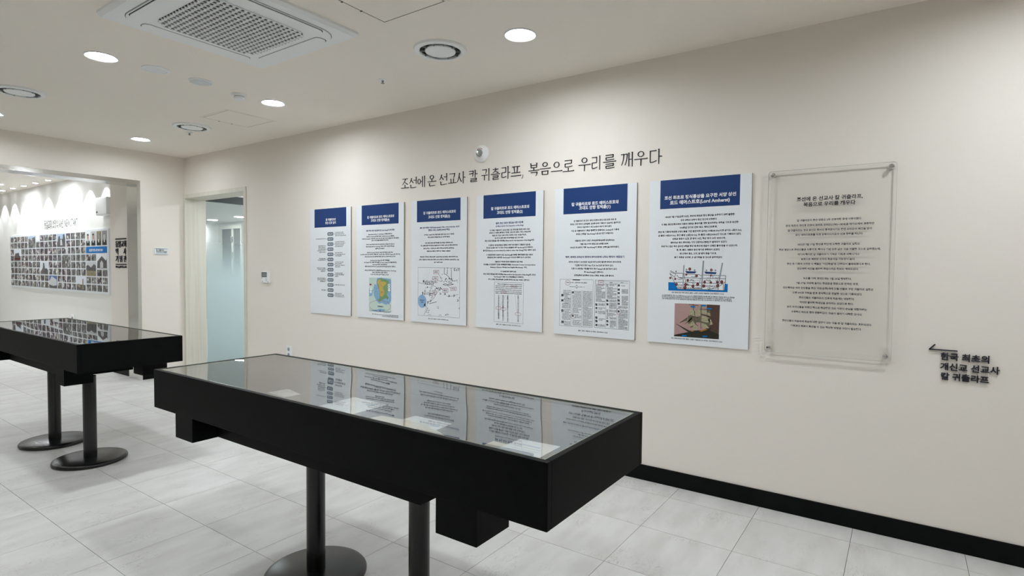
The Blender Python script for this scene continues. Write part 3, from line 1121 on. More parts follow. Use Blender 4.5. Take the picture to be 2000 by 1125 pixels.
sheet('document_sheet', 'white printed sheet overlapping the yellowed document at the right end', [(-1.02, 1.29), (-0.865, 1.29), (-0.87, 1.53), (-1.015, 1.52)], 'paper', 0.7822,
      print_=[('printed_lines', 'thin_grey', rows(-1.0, 1.32, 0.11, 9, 0.019)), ('blue_line', 'pale_blue', [(-0.98, 1.475, 0.07, 0.005, 0)])])

# ================================================================== POSTERS ON THE LONG WALL
PX = [-4.755, -4.074, -3.390, -2.695, -2.000, -1.314]
ZT, ZB, PW = 1.8935, 0.890, 0.60
PT = 0.011
PY = D - PT                              # front of the boards
IY = PY - 0.0006


def X_(px, py):
    return on_y(px, py, PY).x


def put(ink, s, x0, x1, y, bold=0.0, h=None, Y=PY, res=1):
    xm_ = (x0 + x1) / 2
    a, b, c = on_y(x0, y, Y), on_y(x1, y, Y), on_y(xm_, y, Y)
    ink.text(s, a.x, b.x, c.z, h, bold, 0.0, res)


def XZ(px, py, Y=PY):
    p = on_y(px, py, Y)
    return (p.x, p.z)


posters = []
plabels = ['poster with a column of grey timeline pills under a navy header, leftmost of the row',
           'poster with a coloured island map under a navy header, second of the row',
           'poster with a black and white sea chart and blue balloon under a navy header',
           'poster with a narrow page of handwriting columns at the bottom, under a navy header',
           'poster with two framed dictionary pages side by side at the bottom',
           'poster with a ship cutaway diagram and a model sailing ship photo']
for i, x in enumerate(PX):
    t = thing('poster', plabels[i], 'poster', (x + PW / 2, D, ZB))
    boxo('board', (x, x + PW, PY, D - 0.001, ZB, ZT), 'board', t)
    boxo('board_edge', (x + PW, x + PW + 0.0012, PY + 0.0015, D - 0.001, ZB, ZT), 'board_edge', t)
    hd = Ink(PY - 0.0003)
    hd.poly([(x + 0.068, 1.7165), (x + 0.537, 1.7165), (x + 0.537, 1.8925), (x + 0.068, 1.8925)])
    hd.build('header_panel', 'navy', t)
    posters.append(t)

TITLES = [
    [('칼 귀츨라프의', 636.5, 655.5, 429), ('조선 선교 일지', 635.5, 656, 435.3)],
    [('칼 귀츨라프와 로드 애머스트호의', 717.4, 769.7, 423.4), ('고대도 안항 정박론(4)', 724.4, 760.7, 430)],
    [('칼 귀츨라프와 로드 애머스트호의', 827, 890, 414.8), ('고대도 안항 정박론(3)', 836.4, 879.2, 423.1)],
    [('칼 귀츨라프와 로드 애머스트호의', 959.3, 1033.5, 405.7), ('고대도 안항 정박론(2)', 970.4, 1020.9, 414.3)],
    [('칼 귀츨라프와 로드 애머스트호의', 1116.5, 1208, 397), ('고대도 안항 정박론(1)', 1130.9, 1192.8, 404.9)],
    [('조선 최초로 정식통상을 요구한 서양 상선', 1298.2, 1437.7, 383), ('로드 애머스트호(Lord Amherst)', 1308.7, 1425.5, 393.2)],
]
BLUE = [
    [], [('넷째, 해도 비교 사실 분석으로 Gan-Keang의 위치 확증', 715.4, 770.5, 450)],
    [('셋째, 영국 해군성 수로국(Hydrographic Office of the Admiralty, UK)의', 820, 897, 443.9), ('한반도 지도 1258번(1840년 작성)', 836.9, 878.6, 449)],
    [('둘째, 조선 국왕의 점검을 위한 비망록', 968.7, 1021.9, 435.2), ('(A Memorial for the Inspection of the King)', 968.3, 1022.4, 440.8)],
    [('첫째, 로버트 모리슨의 중국어-영어사전에 나타난 한자어 영문표기', 1104.6, 1219.2, 502)],
    [],
]


def zz(rect, sc, items):
    """zoom-crop coordinates to photo pixels"""
    return [(s, rect[0] + a * sc, rect[0] + b * sc, rect[1] + y * sc) for s, a, b, y in items]


BODY = [
    [],
    zz((695, 440), 0.0934, [
        ('Marjoribanks harbour = Gan-Keang = 안항을 위함이다.', 265, 760, 185),
        ('1832년 Lord Amherst호 항해 린제이, 1834년 Gan Keang 귀츨라프,', 223, 808, 232),
        ('1840년 Hydrographic 기록, 항해 지도에, 총 지도 자료가 총 동 영일만이다 수록 설명과', 130, 900, 277),
        ('같아 이 세 지명을 종합하면 한 곳이다.', 330, 685, 315),
        ('그리고 1840년 해군성 수로국 해도 설명에 따른 위치를 고려 고대도 쪽,', 217, 808, 400),
        ('Marjoribanks harbour, Gan-Keang, 고대도 안항이 동일한 명칭임을', 215, 803, 442),
        ('실증적으로 보여준다.', 407, 600, 487),
        ('1845년 Arrowsmith 지도에서 1840년 영국 해군성 수로국 해도,', 235, 780, 570),
        ('Sea 1845 1840년 주요 동서해안 기록한 해도, 1841년 프랑스 해군 동서 Virginie 호의 해군 지도,', 97, 930, 610),
        ('Marjoribanks harbour은 일치하며 고대도 남쪽 또는 안항 해역에 표기했다.', 190, 833, 655),
        ('Hamburger Bay, Nuyper 등 서해 기항지들은', 305, 708, 735),
        ('Gan-Keang의 영어 이름의 주변 섬들(Tas-Te-han, Hwang) 의 위치를 제시하며,', 170, 857, 777),
        ('Gan-Keang의 정박 가능한 항만지는', 347, 655, 822),
        ('고대도 남쪽 한 곳이며 안 Keenan에 있다고 세 해역임을 증언하여 기록했다.', 190, 830, 865),
        ('그러므로 영국해도와 해도 사료를 통해 Marjoribanks harbour, Gan-Keang,', 185, 845, 947),
        ('고대도 안항을 정확히 동일한 이름이며,', 343, 663, 990),
        ('그 위치 또한 고대도 남쪽 해역임을 알 수 있다.', 308, 693, 1033)]),
    zz((805, 430), 0.0844, [
        ('이 해도는 1832년 로드 애머스트호 선장 토마스 리스가 작성한', 275, 972, 333),
        ('애머스트호의 항로를 중심으로 표기해 따른다.', 362, 877, 392),
        ('로드 애머스트호 선장 항로를 보면, 북쪽도 방향에서 와서', 303, 942, 525),
        ('녹도, 불모도를 거쳐 동쪽으로 올라간다가 고대도 남쪽 끝 안항에 정박하고', 197, 1050, 585),
        ('돌아갈 때는 또 서남쪽으로 내려가 해역으로 향하여 남하했다는', 265, 972, 652),
        ('귀츨라프와 린제이의 항해기의 기록과도 부합된다.', 335, 895, 718),
        ('그러므로 이 해도는 애머스트호가 1832년 7월 25일 고대도 안항에 정박했으며,', 182, 1062, 850),
        ('안항이 귀츨라프의 조선 선교 여행에 있어서 최장기간 정박지로 사용되었다는 것을', 160, 1085, 915),
        ('알 수 있게 해 준다.', 508, 712, 978)]),
    zz((935, 425), 0.1155, [
        ('이 기록은 귀츨라프가 1832년 8월 11일 고대도를 방문한 4명의 고관', 187, 862, 207),
        ('(공충수사 이재형, 홍주목사 이민회, 수군우후 김형수, 역관 오계순)에게', 178, 877, 250),
        ('한문으로 똑같은 내용의 조선 국왕께 드리는 서신을 주었고,', 230, 808, 297),
        ('동시에 그 글에 대한 영어번역본을 남긴 것이 바로', 272, 755, 343),
        ('조선 국왕의 점검을 위한 비망록(A Memorial for the Inspection of the King)이다.', 105, 943, 388),
        ('이 편지의 영어번역본은 린제이 여행기에 전문이 기록되어 있는데,', 165, 877, 464),
        ('장산과 녹도를 거쳐 "거기에서 우리는 관원들에 의해 Gan-Keang으로 초청되어', 130, 915, 508),
        ('들어갔다(thence we were invited by chiefs to enter Gan Keang)"라는 대목이 있다.', 75, 972, 554),
        ('이 영문편지에서 언급되어 있는 Gan-Keang을 대조할, 함께 전달한 같은 내용의', 130, 915, 630),
        ('한문편지만 찾아 대조하면 Gan-Keang이 어디인지 정확히 알 수 있게 된다.', 148, 885, 675),
        ('귀츨라프가 작성한 문제의 한문편지가 담긴 책은', 275, 745, 748),
        ('"大中集(十九世紀中葉以前 中國官吏與英商, Nineteenth Century Correspondence', 78, 962, 797),
        ('Between Chinese Officials And English Merchants), 이다.', 198, 820, 841),
        ('두 사료를 함께 대조해 보면,', 370, 638, 914),
        ('조선 국왕의 점검을 위한 비망록(A Memorial for the Inspection of the King)에 나타난', 78, 965, 962),
        ("'Gan-Keang'은 다름 아닌 안항(安港)임이 명확하다.", 252, 765, 1005),
        ("즉 이 안항은 조선왕조실록, 일성록 등지에 나와 있는 '고대도 안항'이다.", 165, 862, 1052)]),
    zz((1085, 415), 0.12003, [
        ('칼 귀츨라프가 탄 로드 애머스트호의 조선 선교 탐방 경로 중', 297, 990, 127),
        ('고대도 안항 정박이 순조실록, 일성록 등에 기록되어 있음에도 불구하고', 237, 1057, 180),
        ('정박의 사실여부가 그간 논란의 대상이 되어 왔다.', 355, 918, 233),
        ('이는 칼 귀츨라프의 기록과 함께했던 린제이(H. Lindsay)의 기록에', 257, 1032, 290),
        ("고대도 안항을 'Gan-Keang'으로 표기했기 때문이다.", 333, 945, 346),
        ('귀츨라프 연구가 오현기 박사(대구동일교회 담임목사)는', 315, 962, 456),
        ('이를 다음 4가지 방법으로 논증함으로써,', 398, 865, 512),
        ("1832년 그 논란의 기록 'Gan-Keang'이 고대도 안항임을 증명하였다.", 240, 1038, 566),
        ('로버트 모리슨이 1819년과 1822년 마카오에서 발간한 중국어-영어사전에', 215, 1065, 806),
        ("\"안(安)\"자의 경우 'Gan' 또는 'An'으로 표기되어 있다.", 315, 945, 863),
        ("또한 이 사전에는 \"항(港)\"자의 경우 'keang'으로 표기되어 있다.", 260, 1003, 918),
        ('즉 Gan-Keang은 안항이다.', 465, 782, 972),
        ('순조실록과 일성록에 나오는 안항은 고대도 안항 뿐이다.', 305, 955, 1027)]),
    zz((1275, 405), 0.0978, [
        ('1832년 7월 17일(순조 32년), 조선에 최초로 정식 통상을 요구하기 위해 출항한', 250, 1635, 167),
        ('영국 국적의 선박이 조선 연안에 도착한다.', 555, 1285, 245),
        ('이 배는 동인도회사에서 극동의 새로운 통상지를 개척 탐사하려는 목적을 가지고 용선한', 175, 1710, 320),
        ("500톤급 크기의 선박 '로드 애머스트호'로,", 540, 1290, 396),
        ('조선 측 기록에 따르면 3개의 돛을 가진 범선이며 길이는 30파(46.5m)이고 넓이는 6파(9.3m),', 110, 1780, 474),
        ('앞 돛대 19파(29.5m), 중간 돛대 22파(34.1m), 뒤 돛대 16파(24.8m)인 것으로 기록되어 있다.', 110, 1765, 548),
        ('상층과 중층이 있고, 큰 방이 10칸, 작은 방이 20칸 있었으며,', 390, 1455, 622),
        ('뱃머리와 배의 후미에는 각각 건방귀(나침반)가 설치되어 있었다.', 355, 1490, 697),
        ('푸르거나 검은 색의 급수선 4척을 항상 배 좌우에 매달아 언제든 물에 띄울 수 있었으며,', 170, 1695, 772),
        ('총, 창, 환도, 대화포 등의 병기로 무장되어 있었다.', 475, 1340, 847),
        ('배 안에서 염소, 오리, 닭 돼지 등을 키우고,', 540, 1275, 922),
        ('화기 그릇과 유리병, 은 숟가락을 쓴 것으로 알려져있다.', 430, 1390, 998)]),
]
SOURCE = '(출처 : 오현기, 귀츨라프 ON 고대도, 성남 북코리아, 2022)'
CAPT = [[], zz((695, 535), 0.08446, [('출처 : 오현기, Marjoribanks Harbour와 Gan Keang의 고대도 안항 비정 연구 참조', 380, 982, 950), ('(위 지도는 네이버 지도에 정박지를 표시한 것이다)', 605, 982, 993)]),
        [(SOURCE, 836.4, 875.7, 623.8)], [(SOURCE, 969.1, 1017.2, 635.1)], [(SOURCE, 1129.4, 1186.7, 647.8)],
        zz((1290, 500), 0.08443, [('로드 애머스트호 내부 모형도 (출처 : 오현기, 굿모닝 귀츨라프, 성남 북코리아, 2014)', 260, 1465, 862),
                                  ('(1) 급수선(종선) 또는 (2) 보조선(long boat) (3) 나침반(건방귀) (4) 환기창 (5) 뱃머리 사람의 형상 (6) 대포실', 35, 1712, 935),
                                  ('(7) 식당 (8) 하급선원실 (9) 항해사실 (10) 선장실 (11) 선장전용 물품창고 (12) 식빵창고 (13) 닻줄 감금장치 (14) 돛 창고', 35, 1640, 975),
                                  ('(15) 나무통(고급에 절인 고기와 염분을 빼기위해 담은 물을 담아두는 통) (16) 급수탱크 (17) 물 창고 (18) 식량 저장창고', 35, 1650, 1015)])
        + zz((1290, 580), 0.0889, [('로드 애머스트호의 모형 (출처 : 오현기, 귀츨라프 ON 고대도, 성남 북코리아, 2022)', 235, 1360, 945)])]
for i, t in enumerate(posters):
    ink = Ink(IY - 0.0003)
    for s, a, b, y in TITLES[i]:
        put(ink, s, a, b, y, 0.034, res=2)
    ink.build('title_lettering', 'white_ink', t)
    ink = Ink(IY)
    for s, a, b, y in BLUE[i]:
        put(ink, s, a, b, y, 0.03)
    ink.build('subtitle_lettering', 'navy_ink', t)
    ink = Ink(IY)
    for s, a, b, y in BODY[i]:
        put(ink, s, a, b, y, 0.03)
    for s, a, b, y in CAPT[i]:
        put(ink, s, a, b, y, 0.022)
    ink.build('body_lettering', 'ink', t)

# --- timeline pills of the first poster
t = posters[0]
pill, pt, body, dots = Ink(IY), Ink(IY - 0.0003), Ink(IY), Ink(IY)
dates = ['1832.2.27', '1832.7.17', '1832.7.18', '1832.7.21', '1832.7.23', '1832.7.24', '1832.7.25', '1832.7.26', '1832.7.27', '1832.7.30', '1832.8.9', '1832.8.11', '1832.8.17']
NOTE = {0: ('R', ['로드 애머스트호 마카오 출항', '귀츨라프 통역관 겸 의사로 승선', '린제이 단장, 총 승선인원 67명 탑승']),
        1: ('L', ['로드 애머스트호 조선 서해안 도착']),
        2: ('R', ['로드 애머스트호 첫 조선 해안에', '귀츨라프 필담으로 대화 선교를 시작', '주민들에게 성경을 전달하였으며', '조선의 관리를 처음 만나다']),
        3: ('L', ['외연도에 정박하다, 이후', '귀츨라프는 섬을 방문하고', '서양의 작물 재배 방법을', '전도서적들을 나누어 주었으며', '녹도를 지나 이동하다']),
        4: ('R', ['불모도에 정박하고 관리와', '조선 관리들과 필담을 나눌 수 있음', '그곳에서 물품을 제공']),
        5: ('L', ['조선 관리들의 영접을', '받아 안전한 정박지로 이동']),
        6: ('R', ['로드 애머스트호 고대도 안항', '정박하여 국왕께 청원', '귀츨라프와 린제이가 고관들을 만남', '통상을 요청하다']),
        7: ('L', ['귀츨라프 감자 심기와 재배법을', '전수하며 주기도문을 번역,', '한글을 배우다']),
        8: ('R', ['국왕께 올리는 글과 선물', '27종 품목 (성경) 귀츨라프가', '전달하다']),
        9: ('L', ['귀츨라프 일행은 감자를 심고', '포도주 만드는 법을 가르치다', '의료 활동을 하다']),
        10: ('R', ['귀츨라프 일행은 조선 국왕의 답을']),
        11: ('L', ['고대도 출항']),
        12: ('R', ['제주도 인근을 지나며', '귀츨라프 일행은 조선의 선교를', '위해 기도하고 동남쪽으로 떠나다'])}
for k in range(13):
    y = 456.9 + k * 9.97
    c = on_y(645.3 + 0.03 * k, y, PY)
    wx, wz_ = 0.044, 0.0165
    pill.poly([(c.x + a, c.z + b) for a, b in rrect(-wx, wx, -wz_, wz_, 0.013, 4)])
    pt.text(dates[k], c.x - 0.032, c.x + 0.032, c.z, 0.019, 0.03)
    side, ls = NOTE[k]
    xe = 640.3 - 3.0 if side == 'L' else 653.0
    dc = on_y(637.6 if side == 'L' else 653.2, y, PY)
    dots.line([(dc.x - 0.004, dc.z), (dc.x + 0.004, dc.z)], 0.005)
    for q, s in enumerate(ls):
        yy = y + (q - (len(ls) - 1) / 2) * 3.05
        wpx = min(25.0, 0.86 * len(s) + 3.0)
        if side == 'L':
            put(body, s, 635.9 - wpx, 635.9, yy, 0.025)
        else:
            put(body, s, 654.7, 654.7 + wpx, yy, 0.025)
pill.build('date_pill_row', 'slate', t)
pt.build('date_lettering', 'white_ink', t)
body.build('note_lettering', 'ink', t)
dots.build('bullet_marks', 'ink', t)

# --- coloured island map of the second poster
t = posters[1]
def mp(pts, rect=(695, 535), sc=0.08446):
    return [XZ(rect[0] + a * sc, rect[1] + b * sc) for a, b in pts]
k1 = Ink(IY); k1.poly(mp([(308, 83), (817, 97), (817, 893), (308, 862)])); k1.build('map_sea', 'sea_pale', t)
k1 = Ink(IY - 0.0002)
k1.poly(mp([(500, 95), (600, 88), (740, 110), (817, 130), (817, 620), (770, 700), (690, 710), (600, 670), (540, 690), (480, 620), (420, 500), (410, 330), (435, 230), (480, 260), (480, 150)]))
k1.poly(mp([(308, 330), (340, 340), (400, 400), (380, 500), (308, 525)]))
k1.poly(mp([(330, 850), (460, 830), (560, 805), (690, 825), (640, 880), (480, 872)]))
k1.build('map_shallows', 'sea_blue', t)
k1 = Ink(IY - 0.0004)
k1.poly(mp([(520, 120), (585, 100), (690, 130), (760, 150), (770, 230), (755, 400), (715, 480), (755, 530), (750, 575), (690, 565), (610, 600), (550, 650), (515, 610), (550, 560), (550, 420), (520, 300), (490, 200)]))
k1.build('island_green', 'map_green', t)
k1 = Ink(IY - 0.0006)
k1.poly(mp([(545, 120), (580, 135), (580, 175), (680, 180), (720, 215), (640, 290), (630, 340), (662, 390), (660, 470), (635, 505), (600, 530), (560, 500), (555, 400), (540, 330), (530, 250), (490, 195)]))
k1.build('island_yellow', 'map_yellow', t)
k1 = Ink(IY - 0.0008)
c = on_y(695 + 557 * .08446, 535 + 735 * .08446, PY)
a_ = mp([(308, 735), (805, 745)]); b_ = mp([(560, 615), (560, 865)])
k1.ring((a_[0][0] + a_[1][0]) / 2, (b_[0][1] + b_[1][1]) / 2, (a_[1][0] - a_[0][0]) / 2, (b_[0][1] - b_[1][1]) / 2, 0.0022)
k1.line(mp([(320, 245), (365, 245)]), 0.014)
k1.build('map_red_marks', 'red_ink', t)
k1 = Ink(IY - 0.0008)
for a, b in ((348, 300), (348, 357), (348, 415), (770, 258), (770, 317), (772, 375)):
    q = mp([(a, b)])[0]
    k1.ellipse(q[0], q[1], 0.0145, 0.0118)
k1.build('map_buttons', 'white_ink', t)
k1 = Ink(IY - 0.001)
put(k1, '고대도', 695 + 580 * .08446, 695 + 628 * .08446, 535 + 423 * .08446, 0.02)
put(k1, '정박예정지', 695 + 505 * .08446, 695 + 637 * .08446, 535 + 757 * .08446, 0.02)
k1.line(mp([(645, 880), (790, 885)]), 0.003)
k1.line(mp([(690, 130), (685, 175)]), 0.002); k1.line(mp([(560, 175), (570, 230), (615, 300)]), 0.0015)
k1.line(mp([(555, 860), (565, 845), (575, 862)]), 0.006)
for a, b in ((400, 372), (770, 258), (770, 317), (735, 575), (348, 300)):
    q = mp([(a, b)])[0]; k1.line([(q[0] - .004, q[1]), (q[0] + .004, q[1])], 0.006)
k1.build('map_lettering', 'ink', t)

# --- sea chart of the third poster
t = posters[2]
def m3(pts):
    return mp(pts, (805, 510), 0.1155)
k1 = Ink(IY); k1.line(m3([(98, 107), (805, 117), (800, 963), (98, 912)]), 0.0022, 0, True); k1.build('chart_frame', 'thin_grey', t)
k1 = Ink(IY - 0.0002)
S3 = [[(545, 115), (540, 215), (580, 230), (615, 265), (640, 295), (680, 305)], [(660, 115), (662, 250), (672, 300)],
      [(105, 362), (180, 380), (340, 405), (400, 435), (440, 480), (480, 490)], [(500, 235), (520, 215)],
      [(520, 395), (560, 385), (600, 395), (650, 380), (700, 392), (650, 402), (600, 410), (545, 405), (520, 395)],
      [(485, 300), (475, 275), (500, 280), (505, 300), (485, 300)], [(480, 350), (490, 325), (515, 325), (505, 345), (480, 350)],
      [(310, 460), (325, 425), (342, 430), (325, 470), (310, 460)], [(290, 525), (300, 490), (315, 490), (312, 530), (290, 525)],
      [(320, 620), (340, 590), (355, 612), (330, 632), (320, 620)], [(430, 800), (428, 770), (445, 770), (447, 805), (430, 800)],
      [(455, 935), (460, 908), (490, 910), (490, 932)], [(555, 915), (590, 892), (620, 905), (560, 918)], [(265, 915), (295, 900), (320, 918)],
      [(500, 470), (440, 500), (390, 590), (350, 650), (265, 695), (245, 790), (200, 910)], [(290, 722), (350, 705), (415, 688)],
      [(440, 210), (485, 275)], [(410, 315), (475, 340)], [(600, 412), (655, 465)], [(480, 440), (520, 495)], [(375, 505), (400, 470)],
      [(580, 592), (640, 592), (700, 588), (780, 562)]]
for q, s in enumerate(S3):
    k1.line(m3(s), 0.0034 if q in (0, 1, 4, 15) else 0.0019)
rng = random.Random(3)
for a, b, n_, sp_ in ((600, 325, 26, 75), (440, 470, 18, 55), (340, 560, 14, 55), (720, 340, 10, 50), (260, 435, 6, 40), (300, 330, 5, 70)):
    for _ in range(n_):
        x_, y_ = a + rng.uniform(-sp_, sp_), b + rng.uniform(-sp_ * .45, sp_ * .45)
        k1.line(m3([(x_, y_), (x_ + rng.uniform(5, 13), y_ + rng.uniform(-9, 9))]), 0.0045)
for s, a, b, y in zz((805, 510), 0.1155, [('G u l f', 702, 800, 143), ('M a r j o r i b a n k s', 185, 425, 345), ('H a r b o u r', 222, 370, 378), ('B a s i l', 170, 275, 545), ('38', 283, 312, 557), ('36', 465, 492, 550),
                                          ('34', 540, 570, 557), ('30', 612, 640, 590), ('28', 697, 720, 583), ('21', 205, 230, 507), ('27', 300, 328, 675), ('32', 255, 278, 695), ('20', 760, 790, 665)]):
    put(k1, s, a, b, y, 0.02, h=0.034 if s[0] in 'GMHB' else 0.026)
for a, b in ((600, 120), (596, 155), (594, 185), (592, 210), (260, 800), (250, 830), (240, 860), (285, 835), (272, 870), (795, 800), (797, 620)):
    q = m3([(a, b)])[0]; k1.line([(q[0] - 0.004, q[1] - 0.004), (q[0] + 0.005, q[1] + 0.005)], 0.004)
k1.build('chart_lines', 'ink', t)
k1, k2 = Ink(IY - 0.0004), Ink(IY - 0.0006)
for a, b, c_, d_, s in ((360, 158, 452, 213, '원산도'), (347, 262, 437, 317, '고대도'), (652, 440, 745, 497, '장고도'), (517, 470, 607, 527, '불모도'), (340, 500, 412, 557, '녹도')):
    pts = m3([(a, b), (c_, b), (c_, d_), (a, d_)])
    w0 = Ink(IY - 0.0003)
    k1.line(pts, 0.0022, 0, True)
    put(k2, s, 805 + (a + 16) * .1155, 805 + (c_ - 16) * .1155, 510 + (b + d_) / 2 * .1155, 0.02)
k1.build('name_boxes', 'red_ink', t)
q = m3([(168, 677)])[0]
k1 = Ink(IY - 0.0004); k1.ellipse(q[0], q[1], 0.0485, 0.064 * 0.86, n=28); k1.poly(m3([(195, 735), (222, 715), (242, 792)])); k1.build('blue_balloon', 'pale_blue', t)
put(k2, 'Amherst', 805 + 130 * .1155, 805 + 208 * .1155, 510 + 658 * .1155, 0.02)
put(k2, '항로', 805 + 150 * .1155, 805 + 190 * .1155, 510 + 695 * .1155, 0.02)
k2.build('chart_names', 'ink', t)

# --- handwriting page of the fourth poster
t = posters[3]
def m4(pts):
    return mp(pts, (935, 540), 0.0934)
k1 = Ink(IY); k1.line(m4([(328, 113), (938, 133), (928, 990), (317, 940)]), 0.002, 0, True)
k1.line(m4([(565, 385), (445, 630)]), 0.0012); k1.line(m4([(755, 370), (800, 745)]), 0.0012); k1.line(m4([(480, 370), (470, 640)]), 0.0008)
k1.build('page_frame', 'thin_grey', t)
k1 = Ink(IY - 0.0002)
for s, a, b, y in zz((935, 540), 0.0934, [('When we Englishmen arrived on the frontiers', 395, 908, 163), ('of your honourable nation at Chang shan, we met', 350, 905, 202),
                                          ('with none but the common people, and had no inter-', 350, 902, 241), ('course with anybody, we therefore made every haste,', 350, 902, 280),
                                          ('but went up to Luh taou; thence we were invited by the', 348, 902, 318), ('chiefs to enter Gan-keang, and there we gratefully', 348, 900, 353)]):
    put(k1, s, a, b, y, 0.02)
HAN = '大英國人主大安國山中港國大人英山主國安人大'
for cxx, y0_, y1_, o_ in ((417, 400, 870, 0), (508, 405, 915, 9), (607, 408, 935, 18), (825, 410, 935, 27)):
    n_ = 17
    for q in range(n_):
        y_ = y0_ + (y1_ - y0_) * q / (n_ - 1)
        put(k1, HAN[(q * 5 + o_) % len(HAN)], 935 + (cxx - 13) * .0934, 935 + (cxx + 13) * .0934, 540 + y_ * .0934, 0.004)
k1.build('page_lettering', 'ink', t)
k1 = Ink(IY - 0.0004)
for a, b, rx in ((417, 660, 60), (515, 680, 60), (823, 787, 62)):
    q, q2 = m4([(a, b), (a + rx, b)])
    k1.ring(q[0], q[1], q2[0] - q[0], 0.0115, 0.0016)
k1.line(m4([(670, 190), (810, 195), (810, 225), (670, 220)]), 0.0015, 0, True)
k1.line(m4([(470, 300), (578, 305), (578, 345), (470, 340)]), 0.0015, 0, True)
k1.build('red_circles', 'red_ink', t)

# --- two dictionary pages of the fifth poster
t = posters[4]
def m5(pts):
    return mp(pts, (1085, 535), 0.1111)
k1 = Ink(IY)
k1.line(m5([(78, 92), (662, 103), (648, 942), (66, 905)]), 0.0018, 0, True)
k1.line(m5([(697, 108), (1303, 122), (1284, 988), (683, 940)]), 0.0022, 0, True)
for a in ([(275, 275), (272, 912)], [(465, 285), (462, 925)], [(888, 165), (878, 945)], [(1085, 170), (1078, 955)], [(695, 130), (1275, 140)], [(695, 160), (1275, 168)]):
    k1.line(m5(a), 0.0016)
k1.build('page_frames', 'thin_grey', t)
k1 = Ink(IY - 0.0002)
for s, a, b, y in zz((1085, 535), 0.1111, [('GAN or AN.—XXII ND SYLLABLE', 190, 552, 153), ('Manuscript Ngan. Canton dialect, On.', 250, 512, 226), ('KEANG', 780, 825, 150), ('KEANG', 955, 1005, 150), ('KEANG', 1145, 1195, 152)]):
    put(k1, s, a, b, y, 0.015)
k1.line(m5([(303, 103), (432, 106)]), 0.006); k1.line(m5([(358, 202), (388, 203)]), 0.003); k1.line(m5([(358, 246), (388, 247)]), 0.003)
rng = random.Random(11)
WORDS = 'to stop repose rest quiet secure place a table bench still who what sort of name river water country people strong firm rigid'.split()
def column(x0, x1, y0, y1, step, dy=0.0):
    y = y0
    while y < y1:
        s = ' '.join(rng.choice(WORDS) for _ in range(max(2, int((x1 - x0) / 26))))
        xe = x1 if rng.random() > 0.2 else x0 + (x1 - x0) * rng.uniform(0.5, 0.85)
        xs_ = x0
        put(k1, s, 1085 + xs_ * .1111, 1085 + xe * .1111, 535 + (y + dy) * .1111, 0.0, h=0.0135)
        y += step
column(135, 265, 290, 345, 26); column(155, 265, 355, 430, 24); column(150, 265, 440, 520, 24); column(120, 265, 520, 610, 24)
column(155, 265, 625, 690, 24); column(120, 265, 695, 815, 24); column(150, 262, 838, 900, 26)
column(330, 452, 305, 370, 24); column(300, 452, 378, 690, 24.5); column(342, 452, 715, 790, 25); column(302, 452, 815, 900, 25)
column(482, 640, 312, 920, 24.6)
column(712, 872, 185, 500, 21); column(755, 870, 527, 560, 20); column(752, 872, 595, 630, 20); column(752, 872, 655, 715, 20); column(760, 870, 790, 830, 20); column(745, 868, 895, 925, 20)
column(945, 1070, 180, 215, 20); column(905, 1070, 238, 440, 21); column(945, 1068, 462, 490, 20); column(945, 1070, 515, 610, 21); column(945, 1068, 640, 665, 20); column(900, 1066, 690, 745, 20); column(948, 1066, 768, 795, 20); column(955, 1064, 825, 950, 21)
column(1145, 1260, 206, 215, 20); column(1165, 1275, 272, 350, 21); column(1165, 1275, 395, 560, 21); column(1105, 1270, 575, 610, 20); column(1150, 1270, 640, 700, 20); column(1105, 1268, 705, 960, 21)
for s, a, y, w_ in (('岸', 122, 378, 46), ('岸', 120, 468, 44), ('安', 124, 650, 46), ('岸', 124, 847, 48), ('岸', 305, 328, 40), ('安', 305, 738, 40),
                    ('强', 718, 540, 40), ('港', 718, 603, 40), ('江', 718, 668, 40), ('强', 718, 770, 42), ('强', 718, 830, 42), ('港', 718, 900, 42),
                    ('江', 914, 202, 40), ('强', 911, 472, 40), ('港', 911, 537, 40), ('江', 911, 652, 40), ('江', 911, 772, 40), ('强', 910, 833, 40), ('港', 908, 895, 40),
                    ('港', 1112, 205, 40), ('港', 1110, 280, 42), ('港', 1110, 340, 42), ('江', 1110, 410, 42), ('强', 1110, 468, 42), ('港', 1110, 528, 42), ('港', 1108, 662, 42)):
    put(k1, s, 1085 + (a - w_ / 2) * .1111, 1085 + (a + w_ / 2) * .1111, 535 + y * .1111, 0.025)
k1.build('page_lettering', 'ink', t)
k1 = Ink(IY - 0.0004)
for a, b, rx, rz in ((217, 153, 43, 0.0172), (307, 742, 38, 0.0172), (1110, 660, 40, 0.0185)):
    q, q2 = m5([(a, b), (a + rx, b)])
    k1.ring(q[0], q[1], q2[0] - q[0], rz, 0.0018)
k1.line(m5([(758, 118), (845, 118), (843, 190), (757, 188)]), 0.0018, 0, True)
k1.build('red_circles', 'red_ink', t)

